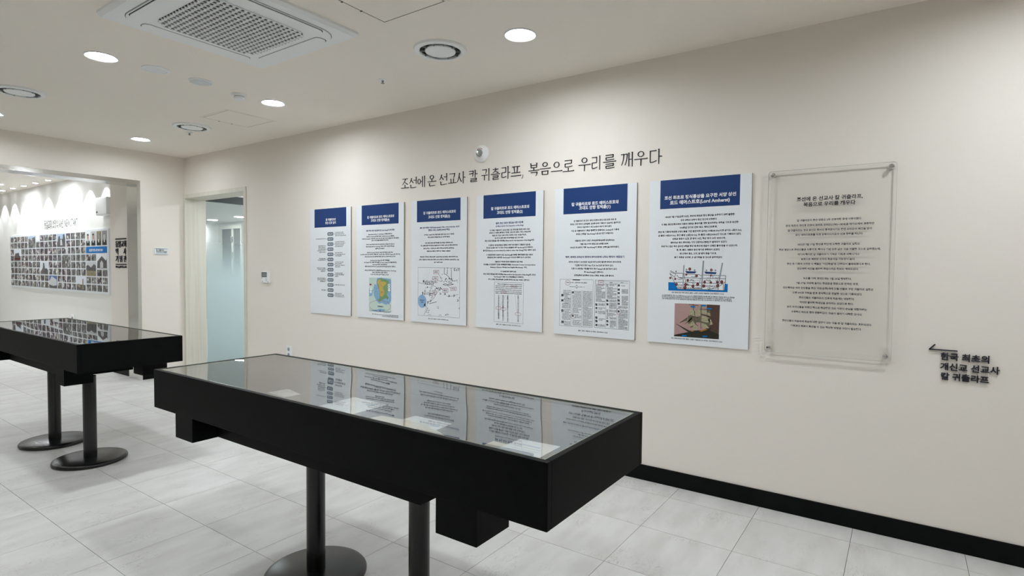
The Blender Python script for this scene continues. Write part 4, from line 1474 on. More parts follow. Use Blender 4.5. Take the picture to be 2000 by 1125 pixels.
# --- ship cutaway and ship model of the sixth poster
t = posters[5]
def m6(pts):
    return mp(pts, (1290, 500), 0.08443)
k1 = Ink(IY)
k1.poly(m6([(182, 605), (1558, 648), (1552, 838), (182, 797)])); k1.build('diagram_water', 'blue_ink', t)
k1 = Ink(IY - 0.0002)
k1.poly(m6([(215, 430), (350, 405), (500, 400), (520, 415), (905, 435), (935, 460), (965, 435), (1180, 445), (1510, 455), (1500, 600), (1475, 800), (400, 765), (320, 600), (270, 500)]))
k1.build('diagram_hull', 'board', t)
k1 = Ink(IY - 0.0004)
for s in ([(215, 400), (270, 500), (320, 600), (395, 765), (950, 775), (1475, 800), (1500, 600), (1510, 455), (1180, 447), (970, 437), (935, 460), (905, 435), (520, 413), (500, 398), (355, 395), (330, 490), (215, 400)],
          [(430, 500), (560, 500), (925, 515), (1500, 527)], [(320, 608), (590, 605), (950, 622), (1240, 632), (1440, 640)], [(400, 668), (640, 675), (945, 690), (1340, 700)],
          [(395, 740), (520, 745), (950, 750)], [(520, 420), (520, 765)], [(545, 420), (585, 605)], [(925, 515), (905, 615)], [(1215, 455), (1215, 530)], [(1330, 640), (1335, 780)],
          [(1490, 600), (1380, 690), (1280, 740), (1100, 775)], [(1455, 640), (1450, 795)], [(230, 335), (340, 400)], [(220, 365), (330, 410)], [(380, 440), (420, 500), (510, 515)], [(385, 520), (420, 548), (510, 530)],
          [(405, 680), (405, 745), (480, 745), (480, 680)], [(430, 700), (470, 740)], [(610, 640), (640, 680)]):
    k1.line(m6(s), 0.0026)
rng = random.Random(5)
for (a, b, c_, d_) in ((705, 470, 800, 505), (1085, 475, 1170, 510), (1255, 480, 1345, 515), (1040, 680, 1290, 760), (620, 735, 930, 755), (720, 620, 790, 670), (670, 545, 880, 590), (1000, 545, 1180, 590), (1260, 545, 1320, 600), (600, 640, 650, 690)):
    nx_ = max(3, int((c_ - a) / 22))
    for _ in range(nx_ * 3):
        x_, y_ = rng.uniform(a, c_), rng.uniform(b, d_)
        k1.line(m6([(x_, y_), (x_ + rng.uniform(8, 22), y_ + rng.uniform(-4, 4))]), 0.0022)
k1.build('diagram_lines', 'ink', t)
k1 = Ink(IY - 0.0006)
for s, w_ in (([(545, 212), (530, 420), (522, 765)], 0.006), ([(995, 110), (970, 440), (955, 775)], 0.0085), ([(1435, 158), (1375, 470), (1330, 770)], 0.0075)):
    k1.line(m6(s), w_)
for a, b in ((605, 318), (790, 330), (1065, 333), (1270, 335), (360, 358)):
    q = m6([(a, b)])[0]; k1.ellipse(q[0], q[1], 0.005, 0.006)
k1.build('masts', 'thin_grey', t)
k1 = Ink(IY - 0.0006)
k1.poly(m6([(572, 348), (835, 360), (800, 402), (610, 398)])); k1.poly(m6([(1015, 360), (1300, 378), (1280, 418), (1045, 410)])); k1.build('small_boats', 'navy', t)
k1, k2 = Ink(IY - 0.0008), Ink(IY - 0.001)
for q, (a, b, r_) in enumerate(((680, 302, 32), (1178, 325, 30), (600, 430, 24), (835, 460, 30), (1170, 450, 22), (230, 508, 24), (343, 530, 24), (632, 562, 30), (370, 655, 32), (582, 660, 34), (862, 655, 34),
                                (1022, 608, 30), (1165, 612, 28), (1315, 605, 28), (1418, 600, 36), (752, 700, 32), (1003, 695, 34), (1325, 685, 34), (570, 733, 36))):
    c_, e_ = m6([(a, b), (a + r_, b)])
    k1.ellipse(c_[0], c_[1], e_[0] - c_[0], (e_[0] - c_[0]) * 1.12)
    s = str(q // 2 + 1)
    k2.text(s, c_[0] - 0.0022 * len(s), c_[0] + 0.0022 * len(s), c_[1], 0.011, 0.02)
k1.build('number_discs', 'maroon', t)
k2.build('disc_numbers', 'pink', t)
def m7(pts):
    return mp(pts, (1290, 580), 0.0889)
k1 = Ink(IY); k1.poly(m7([(315, 138), (1020, 165), (1000, 830), (600, 765), (300, 832)])); k1.build('photo_backdrop_pink', 'pink', t)
k1 = Ink(IY); k1.poly(m7([(1020, 165), (1307, 178), (1282, 830), (1000, 730)])); k1.build('photo_backdrop_brown', 'brown', t)
k1 = Ink(IY - 0.0001); k1.poly(m7([(300, 832), (600, 768), (1080, 738), (1285, 828), (1282, 930), (295, 862)])); k1.build('photo_table', 'hull', t)
k1 = Ink(IY - 0.0003)
for s in ([(650, 285), (720, 280), (800, 310), (820, 430), (735, 420), (630, 390)], [(615, 600), (720, 520), (760, 600), (640, 660)], [(890, 280), (1020, 290), (1025, 380), (885, 365)], [(885, 400), (1080, 460), (1090, 580), (890, 530)],
          [(885, 560), (1000, 600), (1080, 690), (910, 680)], [(715, 640), (800, 615), (830, 690), (770, 730), (715, 700)], [(1030, 340), (1090, 350), (1100, 420), (1030, 400)], [(650, 190), (720, 200), (800, 210), (815, 250), (650, 240)],
          [(870, 200), (1000, 190), (1010, 230), (860, 250)], [(1040, 470), (1110, 500), (1150, 600), (1090, 620)], [(820, 260), (890, 290), (885, 400), (830, 400)]):
    k1.poly(m7(s))
k1.build('sails', 'sail', t)
k1 = Ink(IY - 0.0002)
for s in ([(425, 570), (595, 455), (590, 520)], [(520, 605), (690, 440), (700, 470), (610, 560)], [(605, 410), (750, 430), (770, 590), (610, 590)], [(770, 440), (880, 420), (880, 560), (780, 560)], [(620, 620), (700, 560), (720, 660), (660, 680)],
          [(890, 370), (1030, 400), (1030, 430), (890, 400)], [(890, 530), (1090, 590), (1080, 640), (890, 560)], [(1040, 290), (1100, 300), (1105, 350), (1040, 340)]):
    k1.poly(m7(s))
k1.build('shaded_sails', 'sail_dark', t)
k1 = Ink(IY - 0.0004)
k1.poly(m7([(340, 590), (350, 588), (640, 740), (900, 730), (1120, 668), (1080, 740), (900, 800), (690, 805), (600, 765)]))
for s in ([(725, 155), (725, 300)], [(895, 180), (890, 700)], [(745, 300), (775, 600), (830, 640)], [(640, 400), (820, 455)], [(885, 370), (1085, 430)], [(870, 265), (1020, 275)], [(630, 165), (830, 190)], [(425, 570), (600, 450)]):
    k1.line(m7(s), 0.003)
k1.build('hull_and_spars', 'hull', t)
k1 = Ink(IY - 0.0006)
k1.poly(m7([(850, 750), (950, 715), (1050, 705), (1000, 730), (900, 760)])); k1.poly(m7([(660, 745), (740, 735), (730, 755), (680, 760)])); k1.build('deck_glow', 'deck', t)
k1 = Ink(IY - 0.0006)
for a, b in ((715, 214), (950, 190), (1073, 258), (525, 850), (975, 866)):
    k1.poly(m7([(a - 50, b - 16), (a + 50, b - 14), (a + 50, b + 18), (a - 50, b + 16)]))
k1.build('blue_tags', 'blue_ink', t)

# ================================================================== HEADING (brush-serif letters built stroke by stroke)
def stroke(ink, pts, w0, w1):
    """tapering polyline"""
    n_ = len(pts)
    Lp, Rp = [], []
    for i, (x, y) in enumerate(pts):
        a = pts[max(i - 1, 0)]; b = pts[min(i + 1, n_ - 1)]
        dx, dy = b[0] - a[0], b[1] - a[1]
        l = math.hypot(dx, dy) or 1
        w = (w0 + (w1 - w0) * i / (n_ - 1)) / 2
        Lp.append((x - dy / l * w, y + dx / l * w)); Rp.append((x + dy / l * w, y - dx / l * w))
    for i in range(n_ - 1):
        ink.append([Lp[i], Lp[i + 1], Rp[i + 1], Rp[i]])


def bez(a, b, c, n_=7):
    return [((1 - t_) ** 2 * a[0] + 2 * t_ * (1 - t_) * b[0] + t_ * t_ * c[0], (1 - t_) ** 2 * a[1] + 2 * t_ * (1 - t_) * b[1] + t_ * t_ * c[1]) for t_ in [i / n_ for i in range(n_ + 1)]]


def jamo(j, bx):
    """polygons of one letter part in its box (x0, y0, x1, y1), syllable square = 1 x 1"""
    x0, y0, x1, y1 = bx
    out = []
    VW, HW = 0.084, 0.057
    P = lambda u, v: (x0 + u * (x1 - x0), y0 + v * (y1 - y0))
    def H_(a, b):
        a, b = P(*a), P(*b)
        stroke(out, [a, b], HW, HW)
        d = 0.045
        out.append([(b[0] - d * 1.5, b[1] + HW / 2), (b[0] - d * 0.3, b[1] + HW / 2 + d * .55), (b[0] + d * .7, b[1] + HW * .1), (b[0], b[1] - HW / 2)])
    def V_(a, b, serif=True):
        a, b = P(*a), P(*b)
        stroke(out, [a, ((a[0] + b[0]) / 2, (a[1] + b[1]) / 2), b], VW, VW * .72)
        if serif:
            out.append([(a[0] - VW * .95, a[1] + 0.012), (a[0] + VW / 2, a[1] + 0.03), (a[0] + VW / 2, a[1] - 0.03), (a[0] - VW / 2, a[1] - 0.045)])
    if j == 'ㅇ':
        cx, cy_ = (x0 + x1) / 2, (y0 + y1) / 2
        rx, ry = (x1 - x0) / 2, (y1 - y0) / 2
        n_ = 24
        for i in range(n_):
            q = []
            for s_, kk in ((0, i), (0, i + 1), (1, i + 1), (1, i)):
                a = 2 * math.pi * kk / n_
                q.append((cx + (rx - s_ * 0.075) * math.cos(a), cy_ + (ry - s_ * 0.055) * math.sin(a)))
            out.append(q)
    elif j in 'ㄱㅋ':
        H_((0, 1), (1, 1)); stroke(out, bez(P(0.97, 1), P(0.98, .45), P(0.18 if y1 - y0 > .5 else .78, 0)), VW, VW * .45)
        if j == 'ㅋ':
            H_((0.02, .52), (.82, .56))
    elif j == 'ㄲ':
        for a, b in ((0, .46), (.54, 1)):
            w = x1 - x0
            out += jamo('ㄱ', (x0 + a * w, y0, x0 + b * w, y1))
    elif j == 'ㄴ':
        V_((0, 1), (0, .04)); stroke(out, bez(P(0, .02), P(.5, -.02), P(1, .16)), HW * 1.15, HW * .8)
    elif j == 'ㄷ':
        H_((0, 1), (1, 1)); V_((.06, 1), (.06, .04), False); stroke(out, bez(P(0.05, .02), P(.55, -.02), P(1.05, .14)), HW * 1.15, HW * .8)
    elif j == 'ㄹ':
        H_((0, 1), (.95, 1)); V_((.92, 1), (.92, .5), False); H_((0.04, .5), (.92, .52)); V_((.06, .5), (.06, .03), False)
        stroke(out, bez(P(.05, 0), P(.6, -.02), P(1.05, .1)), HW * 1.1, HW * .8)
    elif j == 'ㅁ':
        V_((0, 1), (.03, 0)); H_((0, .97), (1, .97)); V_((.97, .98), (.95, 0), False); stroke(out, [P(0, .04), P(.97, .04)], HW, HW)
    elif j == 'ㅂ':
        V_((0.02, 1), (.05, 0)); V_((.96, 1), (.94, 0)); stroke(out, [P(.03, .55), P(.96, .55)], HW, HW); stroke(out, [P(.03, .05), P(.95, .05)], HW, HW)
    elif j == 'ㅅ':
        stroke(out, bez(P(.52, 1), P(.42, .4), P(0, 0)), VW * 1.1, VW * .35); stroke(out, bez(P(.47, .62), P(.65, .3), P(1, .02)), VW * .5, VW * 1.05)
    elif j in 'ㅈㅊ':
        tp = .78 if j == 'ㅊ' else 1
        H_((0.04, tp), (.96, tp)); stroke(out, bez(P(.6, tp), P(.45, tp * .4), P(0, 0)), VW * .95, VW * .35); stroke(out, bez(P(.42, tp * .5), P(.65, .25), P(1, .02)), VW * .5, VW * 1.05)
        if j == 'ㅊ':
            stroke(out, [P(.4, 1.05), P(.6, .95)], HW, HW * 1.2)
    elif j == 'ㅍ':
        H_((0.04, 1), (.96, 1)); stroke(out, [P(.3, 1), P(.36, .05)], VW, VW * .7); stroke(out, [P(.7, 1), P(.64, .05)], VW, VW * .7); H_((0, .03), (1, .03))
    elif j == 'ㅏ':
        V_((.35, 1), (.35, 0)); stroke(out, [P(.35, .53), P(1, .5)], HW, HW * 1.2)
    elif j == 'ㅓ':
        V_((.85, 1), (.85, 0)); stroke(out, [P(0, .56), P(.85, .54)], HW * 1.2, HW)
    elif j == 'ㅣ':
        V_((.5, 1), (.5, 0))
    elif j == 'ㅔ':
        stroke(out, [P(0, .55), P(.42, .54)], HW * 1.2, HW); V_((.45, .97), (.45, .03)); V_((.95, 1), (.95, 0))
    elif j == 'ㅐ':
        V_((.2, .97), (.2, .03)); stroke(out, [P(.2, .52), P(.8, .52)], HW, HW); V_((.85, 1), (.85, 0))
    elif j == 'ㅗ':
        V_((.5, 1), (.5, .05), False); H_((0, 0), (1, 0))
    elif j == 'ㅛ':
        V_((.33, 1), (.36, .05), False); V_((.67, 1), (.66, .05), False); H_((0, 0), (1, 0))
    elif j == 'ㅜ':
        H_((0, 1), (1, 1)); V_((.52, 1), (.5, 0), False)
    elif j == 'ㅡ':
        H_((0, .5), (1, .5))
    elif j == ',':
        stroke(out, bez(P(.6, 1), P(.8, .4), P(.1, 0)), VW * 1.2, VW * .3)
    return out


CV = lambda c, v: [(c, (.06, .10, .55, .92)), (v, (.62, -.05, 1.0, 1.0))]
CVF = lambda c, v, f: [(c, (.06, .46, .54, .94)), (v, (.60, .34, .98, 1.0)), (f, (.22, .0, .92, .27))]
SYL = {
    '조': [('ㅈ', (.16, .36, .84, .92)), ('ㅗ', (.02, .06, .98, .36))],
    '선': CVF('ㅅ', 'ㅓ', 'ㄴ'), '에': [('ㅇ', (.04, .28, .46, .78)), ('ㅔ', (.46, -.05, 1.0, 1.0))],
    '온': [('ㅇ', (.26, .62, .74, 1.0)), ('ㅗ', (.02, .40, .98, .62)), ('ㄴ', (.22, .0, .88, .24))],
    '교': [('ㄱ', (.16, .52, .80, .92)), ('ㅛ', (.02, .08, .98, .46))],
    '사': CV('ㅅ', 'ㅏ'), '칼': CVF('ㅋ', 'ㅏ', 'ㄹ'),
    '귀': [('ㄱ', (.10, .58, .60, .94)), ('ㅜ', (.02, .02, .70, .46)), ('ㅣ', (.78, -.05, 1.0, 1.0))],
    '츨': [('ㅊ', (.20, .56, .82, .96)), ('ㅡ', (.02, .42, .98, .50)), ('ㄹ', (.22, .0, .84, .30))],
    '라': CV('ㄹ', 'ㅏ'), '프': [('ㅍ', (.10, .38, .90, .90)), ('ㅡ', (.02, .10, .98, .18))],
    '복': [('ㅂ', (.22, .64, .80, 1.0)), ('ㅗ', (.02, .42, .98, .62)), ('ㄱ', (.22, -.05, .82, .26))],
    '음': [('ㅇ', (.26, .62, .74, 1.0)), ('ㅡ', (.02, .44, .98, .52)), ('ㅁ', (.24, .0, .78, .28))],
    '으': [('ㅇ', (.24, .44, .76, .92)), ('ㅡ', (.02, .14, .98, .22))],
    '로': [('ㄹ', (.18, .42, .82, .92)), ('ㅗ', (.02, .08, .98, .34))],
    '우': [('ㅇ', (.26, .58, .74, 1.0)), ('ㅜ', (.02, -.05, .98, .44))],
    '리': CV('ㄹ', 'ㅣ'), '를': [('ㄹ', (.20, .62, .82, .98)), ('ㅡ', (.02, .44, .98, .52)), ('ㄹ', (.20, .0, .84, .32))],
    '깨': [('ㄲ', (.04, .10, .54, .90)), ('ㅐ', (.58, -.05, 1.0, 1.0))],
    '다': CV('ㄷ', 'ㅏ'), ',': [(',', (.1, -.14, .9, .16))],
}
head = thing('heading_lettering', 'long heading of thin black brush-serif letters across the wall above the posters', 'lettering', (-2.4, D, 2.0))
HEAD = [('조', 118, 172), ('선', 173, 226), ('에', 229, 280), ('온', 300, 358), ('선', 378, 435), ('교', 440, 497), ('사', 500, 558), ('칼', 580, 642), ('귀', 668, 726), ('츨', 732, 796), ('라', 803, 866), ('프', 868, 940),
        (',', 940, 960), ('복', 990, 1064), ('음', 1066, 1142), ('으', 1144, 1222), ('로', 1224, 1303), ('우', 1332, 1415), ('리', 1420, 1492), ('를', 1500, 1590), ('깨', 1620, 1706), ('우', 1712, 1806), ('다', 1815, 1904)]
for ch, a, b in HEAD:
    xa, xb = on_y(750 + a * .285, 340, D).x, on_y(750 + b * .285, 340, D).x
    z0, z1 = 2.008 - 0.005 * (a / 1900), 2.094 - 0.004 * (a / 1900)
    bm = B()
    yb = D - 0.0035
    for j, bxx in SYL[ch]:
        for poly in jamo(j, bxx):
            pts = [(xa + u * (xb - xa), z0 + v * (z1 - z0)) for u, v in poly]
            va = [bm.verts.new((x, yb, z)) for x, z in pts]
            vb = [bm.verts.new((x, D, z)) for x, z in pts]
            bm.faces.new(va)
            for i in range(len(pts)):
                k = (i + 1) % len(pts)
                bm.faces.new((va[i], vb[i], vb[k], va[k]))
    obj('letter', bm, 'ink', head)

# ================================================================== ACRYLIC PANEL
AXL, AXR, AZB, AZT = -0.6255, -0.036, 0.890, 1.889
AF, AB = D - 0.026, D - 0.018            # front and back face of the sheet
t = thing('acrylic_panel', 'clear acrylic panel with black text held by four chrome standoffs', 'sign', ((AXL + AXR) / 2, D, AZB))
bm = B(); extrude_poly(bm, rrect(AXL, AXR, AZB, AZT, 0.016, 5), AF, AB)
obj('clear_sheet', bm, 'acrylic', t)
bm = B()
oq, iq = rrect(AXL, AXR, AZB, AZT, 0.016, 5), rrect(AXL + 0.0012, AXR - 0.0012, AZB + 0.0012, AZT - 0.0012, 0.0148, 5)
ra = [[bm.verts.new((x, y, z)) for x, z in q] for q, y in ((oq, AF - 0.0002), (iq, AF - 0.0002), (iq, AB + 0.0002), (oq, AB + 0.0002))]
n = len(oq)
for P_, Q_ in zip(ra, ra[1:] + ra[:1]):
    for i in range(n):
        bm.faces.new((P_[i], P_[(i + 1) % n], Q_[(i + 1) % n], Q_[i]))
obj('polished_edge', bm, 'acrylic_edge', t)
for x, z in ((-0.601, 1.867), (-0.060, 1.865), (-0.603, 0.914), (-0.062, 0.917)):
    bm = B(); lathe(bm, [(0.008, -0.001), (0.008, -0.018)], (x, D, z), 20, 'Y')
    s_ = obj('standoff', bm, 'chrome', t, smooth=True)
    bm = B(); lathe(bm, [(0.0125, -0.0262), (0.0125, -0.031), (0.010, -0.035), (0.001, -0.0358)], (x, D, z), 20, 'Y')
    obj('cap', bm, 'chrome', s_, smooth=True)
ink = Ink(AF - 0.0005)
for s, a, b, y in (('조선에 온 선교사 칼 귀츨라프,', 1556.3, 1685.3, 386.5), ('복음으로 우리를 깨우다', 1569.3, 1670.9, 397.5)):
    put(ink, s, a, b, y, 0.028, Y=AF, res=2)
ink.build('title_lettering', 'ink', t)
ink = Ink(AF - 0.0005)
for s, a, b, y in (('칼 귀츨라프의 조선 방문은 2차 선교여행 중에 이루어졌다.', 1556.7, 1683.3, 428.7), ('중국 최초의 개신교 선교사 로버트 모리슨(1782~1834)과 마카오에서 교류하던', 1534.7, 1707.3, 438.7),
                   ('칼 귀츨라프는 영국 동인도 회사의 통역관이기도 했던 모리슨의 제안을 받아', 1538.7, 1703.3, 448.3), ('로드 애머스트호를 타고 동북아시아로의 선교 항해를 떠난다.', 1553.6, 1685.7, 457.6),
                   ('1832년 7월 17일 장산곶 해안에 도착한 귀츨라프 일행은', 1557.6, 1679.6, 476.9), ('한문 필담으로 조선인들과 소통하고, 책이나 기념 단추 같은 것을 선물한 것으로 알려졌는데,', 1521.7, 1720, 486.9),
                   ('여기서 책이란 칼 귀츨라프가 가져온 기독교 서책이거나', 1557.7, 1678.3, 496.7), ('낱권으로 제본된 신약의 복음서일 가능성이 높다.', 1564.7, 1670.3, 506),
                   ('조선 측 기록에 의하면 이 책들은 "이단좌설"로 간주되어 불태워졌다고 한다.', 1537, 1700.4, 515.6), ('신유박해 사건을 염두해 조심스러운 행보는 계속되었다.', 1557, 1677, 525.2),
                   ('녹도를 거쳐 고대도에는 7월 25일 정박했다.', 1568.7, 1663.3, 544.3), ('7월 27일 국왕께 올리는 청원문과 한문으로 번역된 성경,', 1555.3, 1677, 553.9),
                   ('전도책자와 여러 진상품을 조선 국왕(순조)에게 드릴 선물로 꾸린 귀츨라프 일행은', 1529.3, 1706, 563.8), ('오후 4시경 허락을 받고 공식적으로 전달한 것으로 기록되었다.', 1547.7, 1684, 573.4),
                   ('조선인들은 귀츨라프의 선교에 처음에는 냉담했다.', 1560.4, 1669, 582.8), ('하지만 물리적 적대감을 표하지는 않았다고 한다.', 1561.7, 1667, 592.3),
                   ('낯선 외국인들을 무조건 적으로 취급했던 것은 이방인 손님을 대접하려는', 1537, 1693.3, 602), ('우호적인 태도로 점차 변화해갔다. 마음이 열리기 시작한 것이다.', 1545.3, 1684, 611.8),
                   ('조선인들의 마음속에 복음에 대한 갈망이 있는 것을 본 칼 귀츨라프는 고무되었다.', 1527.6, 1703, 630.4), ('기독교의 축복이 확산될 수 있는 적당한 방법과 수단이 필요했다.', 1544.4, 1683, 639.8)):
    put(ink, s, a, b, y, 0.03, Y=AF)
ink.build('body_lettering', 'ink', t)

# ================================================================== RAISED SIGN LETTERS AT THE RIGHT
t = thing('direction_sign', 'raised black letters with a left-pointing arrow at the right end of the wall', 'sign', (0.25, D, 0.82))
YL = D - 0.004
k1 = Ink(YL)
pa, pb, pc = XZ(1815, 681.5, D), XZ(1870, 684.8, D), XZ(1826.5, 672, D)
k1.line([pa, (pb[0], pa[1])], 0.0052)
k1.line([(pa[0] - 0.001, pa[1] - 0.0015), pc], 0.0052)
k1.build('arrow', 'ink', t, 0.006)
for s, a, b, y in (('한국 최초의', 1836.7, 1932.3, 699.5), ('개신교 선교사', 1836, 1952.4, 720), ('칼 귀츨라프', 1837, 1931.3, 738.5)):
    k1 = Ink(YL)
    x0_ = 0.1605
    A_, B_ = on_y(a, y, D), on_y(b, y, D)
    c = on_y((a + b) / 2, y, D)
    k1.text(s, A_.x, B_.x, c.z, None, 0.024, 0.0, 3)
    k1.build('letter_row', 'ink', t, 0.006)

# ================================================================== SMALL FITTINGS ON THE WALLS
# fire alarm strobe
p = on_y(942, 300.5, D)
t = thing('alarm_strobe', 'round white fire alarm strobe with a clear dome above the heading', 'alarm', (p.x, D, p.z))
bm = B(); lathe(bm, [(0.064, 0.0), (0.064, -0.012), (0.060, -0.018), (0.050, -0.022), (0.046, -0.026), (0.042, -0.032), (0.030, -0.034)], (p.x, D, p.z), 40, 'Y')
obj('base', bm, 'white', t, smooth=True)
bm = B(); lathe(bm, [(0.029, -0.034), (0.028, -0.044), (0.020, -0.052), (0.008, -0.055), (0.001, -0.055)], (p.x, D, p.z), 10, 'Y')
obj('dome', bm, 'clear_dome', t)
bm = B(); lathe(bm, [(0.006, -0.050), (0.006, -0.0565)], (p.x - 0.004, D, p.z + 0.006), 10, 'Y')
obj('flash_bulb', bm, 'chrome', t)
for sgn, nm in ((1, 'FIRE ALARM'), (-1, '화재경보')):
    bm = B()
    n_ = 9
    me_chars = nm.replace(' ', '')
    ink = Ink(D - 0.0345)
    for i, ch in enumerate(me_chars):
        f_ = (i - (len(me_chars) - 1) / 2) / max(1, len(me_chars) - 1)
        a = math.pi / 2 * sgn - f_ * 1.35 * sgn
        ink.text(ch, p.x + 0.0355 * math.cos(a) - 0.0026, p.x + 0.0355 * math.cos(a) + 0.0026, p.z + 0.0355 * math.sin(a), 0.0095, 0.05)
    bm.free()
    ink.build('red_lettering', 'red_ink', t)

# intercom
a, b = on_y(511.3, 530, D - 0.012), on_y(526.2, 553, D - 0.012)
t = thing('intercom', 'small white wall intercom with a grey screen beside the doorway', 'intercom', ((a.x + b.x) / 2, D, b.z))
x0, x1, z0, z1 = a.x, b.x, on_y(518, 552.3, D - .012).z, on_y(518, 530.2, D - .012).z
boxo('body', (x0, x1, D - 0.022, D, z0, z1), 'white', t, 0.004)
w_, h_ = x1 - x0, z1 - z0
boxo('screen_bezel', (x0 + .10 * w_, x0 + .76 * w_, D - 0.0228, D - 0.022, z0 + .50 * h_, z0 + .93 * h_), 'wire', t)
boxo('screen', (x0 + .16 * w_, x0 + .71 * w_, D - 0.0234, D - 0.0228, z0 + .55 * h_, z0 + .88 * h_), 'grey', t)
for u, v in ((.66, .33), (.70, .18), (.93, .08), (.12, .42)):
    bm = B(); lathe(bm, [(0.006, -0.022), (0.005, -0.024)], (x0 + u * w_, D, z0 + v * h_), 12, 'Y'); obj('button', bm, 'thin_grey', t)
boxo('speaker_slot', (x0 + .16 * w_, x0 + .28 * w_, D - 0.0226, D - 0.0215, z0 + .08 * h_, z0 + .16 * h_), 'grey', t)

# double socket on the long wall, half hidden by the case
x0, x1 = on_y(561, 680, D).x, on_y(570.6, 680, D).x
t = thing('power_socket', 'white double wall socket just behind the near display case', 'socket', ((x0 + x1) / 2, D, 0.41))
boxo('plate', (x0, x1, D - 0.010, D, 0.41, 0.531), 'white', t, 0.003)
for z_ in (0.498, 0.442):
    bm = B(); lathe(bm, [(0.020, -0.0102), (0.020, -0.0106)], ((x0 + x1) / 2 - 0.004, D, z_), 20, 'Y'); s_ = obj('outlet', bm, 'thin_grey', t)
    bm = B()
    for dx in (-0.008, 0.008):
        lathe(bm, [(0.003, -0.0107), (0.003, -0.0111)], ((x0 + x1) / 2 - 0.004 + dx, D, z_), 8, 'Y')
    obj('pin_holes', bm, 'dark', s_)

# name plate on the end wall, right of the opening (faces +X)
def on_x(px, py, X):
    d = px_dir(px, py)
    return EYE + d * ((X - EYE.x) / d.x)
a, b = on_x(301, 484, -L), on_x(328.2, 497, -L)
za, zb_ = on_x(314, 484.2, -L).z, on_x(314, 496.8, -L).z
t = thing('name_plate', 'small white name plate with two blue lines on the wall left of the doorway', 'sign', (-L, (a.y + b.y) / 2, zb_))
boxo('plate', (-L, -L + 0.008, a.y, b.y, zb_, za), 'board', t, 0.001)
hh = za - zb_
for v in (.88, .10):
    boxo('blue_rule', (-L + 0.008, -L + 0.0086, a.y + .008, b.y - .008, zb_ + v * hh - .0018, zb_ + v * hh + .0018), 'pale_blue' if v < .5 else 'navy', t)
def text_on_x(s, y0, y1, zc, X, name, mat, parent, bold=0.0, h=None, depth=0.0):
    me = glyph_mesh(s, bold, 2)
    xs = [v.co.x for v in me.vertices]
    a_, b_ = min(xs), max(xs)
    sc = (y1 - y0) / (b_ - a_)
    sz = h if h else sc
    o3 = root_loc(parent)
    for v in me.vertices:
        v.co = Vector((X, y0 + (v.co.x - a_) * sc, zc + (v.co.y - 0.33) * sz)) - o3
    me.materials.clear(); me.materials.append(M[mat])
    me.name = name
    o = bpy.data.objects.new(name, me); col.objects.link(o); o.parent = parent
    return o
w_ = b.y - a.y
text_on_x("'칼 귀츨라프", a.y + .10 * w_, a.y + .68 * w_, zb_ + .66 * hh, -L + 0.0087, 'lettering', 'ink', t, 0.03, 0.021)
text_on_x("선교역사기념관'", a.y + .12 * w_, a.y + .90 * w_, zb_ + .36 * hh, -L + 0.0087, 'lettering', 'ink', t, 0.03, 0.021)

# ================================================================== NEXT ROOM
# black letters on the narrow wall beside the opening (plane Y = 2.93)
SY = 2.93
t = thing('memorial_sign', 'bold black letters between two bars on the narrow wall beyond the opening', 'sign', (-7.75, SY, 1.3))
k1 = Ink(SY - 0.001)
xa, xb = on_y(226.6, 490, SY).x, on_y(247.3, 490, SY).x
zrow = [on_y(237, y, SY).z for y in (466.5, 477.3, 491.7, 506.0, 516.4, 521.1)]
w_ = xb - xa
k1.line([(xa, zrow[0]), (xb, zrow[0])], 0.014)
k1.line([(xa, zrow[4]), (xb, zrow[4])], 0.012)
k1.build('bar', 'ink', t, 0.006)
k1 = Ink(SY - 0.001)
k1.text('동일교회', xa, xb, zrow[1], 0.086, 0.02, 0, 2)
k1.text('역', xa, xa + .25 * w_, zrow[2], 0.086, 0.02, 0, 2); k1.text('사', xb - .25 * w_, xb, zrow[2], 0.086, 0.02, 0, 2)
k1.text('기', xa, xa + .25 * w_, zrow[3], 0.086, 0.02, 0, 2); k1.text('념', xa + .38 * w_, xa + .62 * w_, zrow[3], 0.086, 0.02, 0, 2); k1.text('관', xb - .25 * w_, xb, zrow[3], 0.086, 0.02, 0, 2)
k1.text('Dong-il Church', xa, xb, zrow[5], 0.03, 0.05, 0, 2)
k1.build('lettering', 'ink', t, 0.006)

# heading over the photo wall
WY = 3.29
t = thing('photo_wall_heading', 'thin dark serif heading on the white wall above the photo mosaic', 'lettering', (-11, WY, 2.0))
k1 = Ink(WY - 0.002)
for s, a, b in (('동일교회 소망의 60년, NEW START!', 86.7, 152.7),):
    A_, B_ = on_y(a, 437, WY), on_y(b, 436, WY)
    k1.text(s, A_.x, B_.x, 1.985, 0.165, -0.006)
k1.build('lettering', 'ink', t)

# photo mosaic: white board with single pictures
ma, mb = on_y(20.3, 510, WY - 0.02).x, on_y(212.3, 510, WY - 0.02).x
mzb, mzt = 0.925, 1.852
t = thing('photo_mosaic', 'long white board of many small photographs on the wall beyond the opening', 'photo board', ((ma + mb) / 2, WY, mzb))
boxo('board', (ma, mb, WY - 0.02, WY, mzb, mzt), 'board', t)
NC, NR = 22, 8
cw, chh = (mb - ma - 0.06) / NC, (mzt - mzb - 0.04) / NR
taken = set()
BIG = {(5, 0): 'cars', (1, 2): 'temple', (12, 0): 'tower', (13, 3): 'crowd', (8, 4): 'spire', (10, 6): 'white_church', (16, 6): 'bell', (18, 4): 'ruin', (20, 3): 'gable'}
YM = WY - 0.0205
def cell(c, r, w=1, h=1):
    g_, v_ = 0.019, 0.0095
    x0_ = ma + 0.03 + c * cw + g_
    z1_ = mzt - 0.02 - r * chh - v_
    return x0_, x0_ + w * cw - 2 * g_, z1_ - h * chh + 2 * v_, z1_
unit = {}
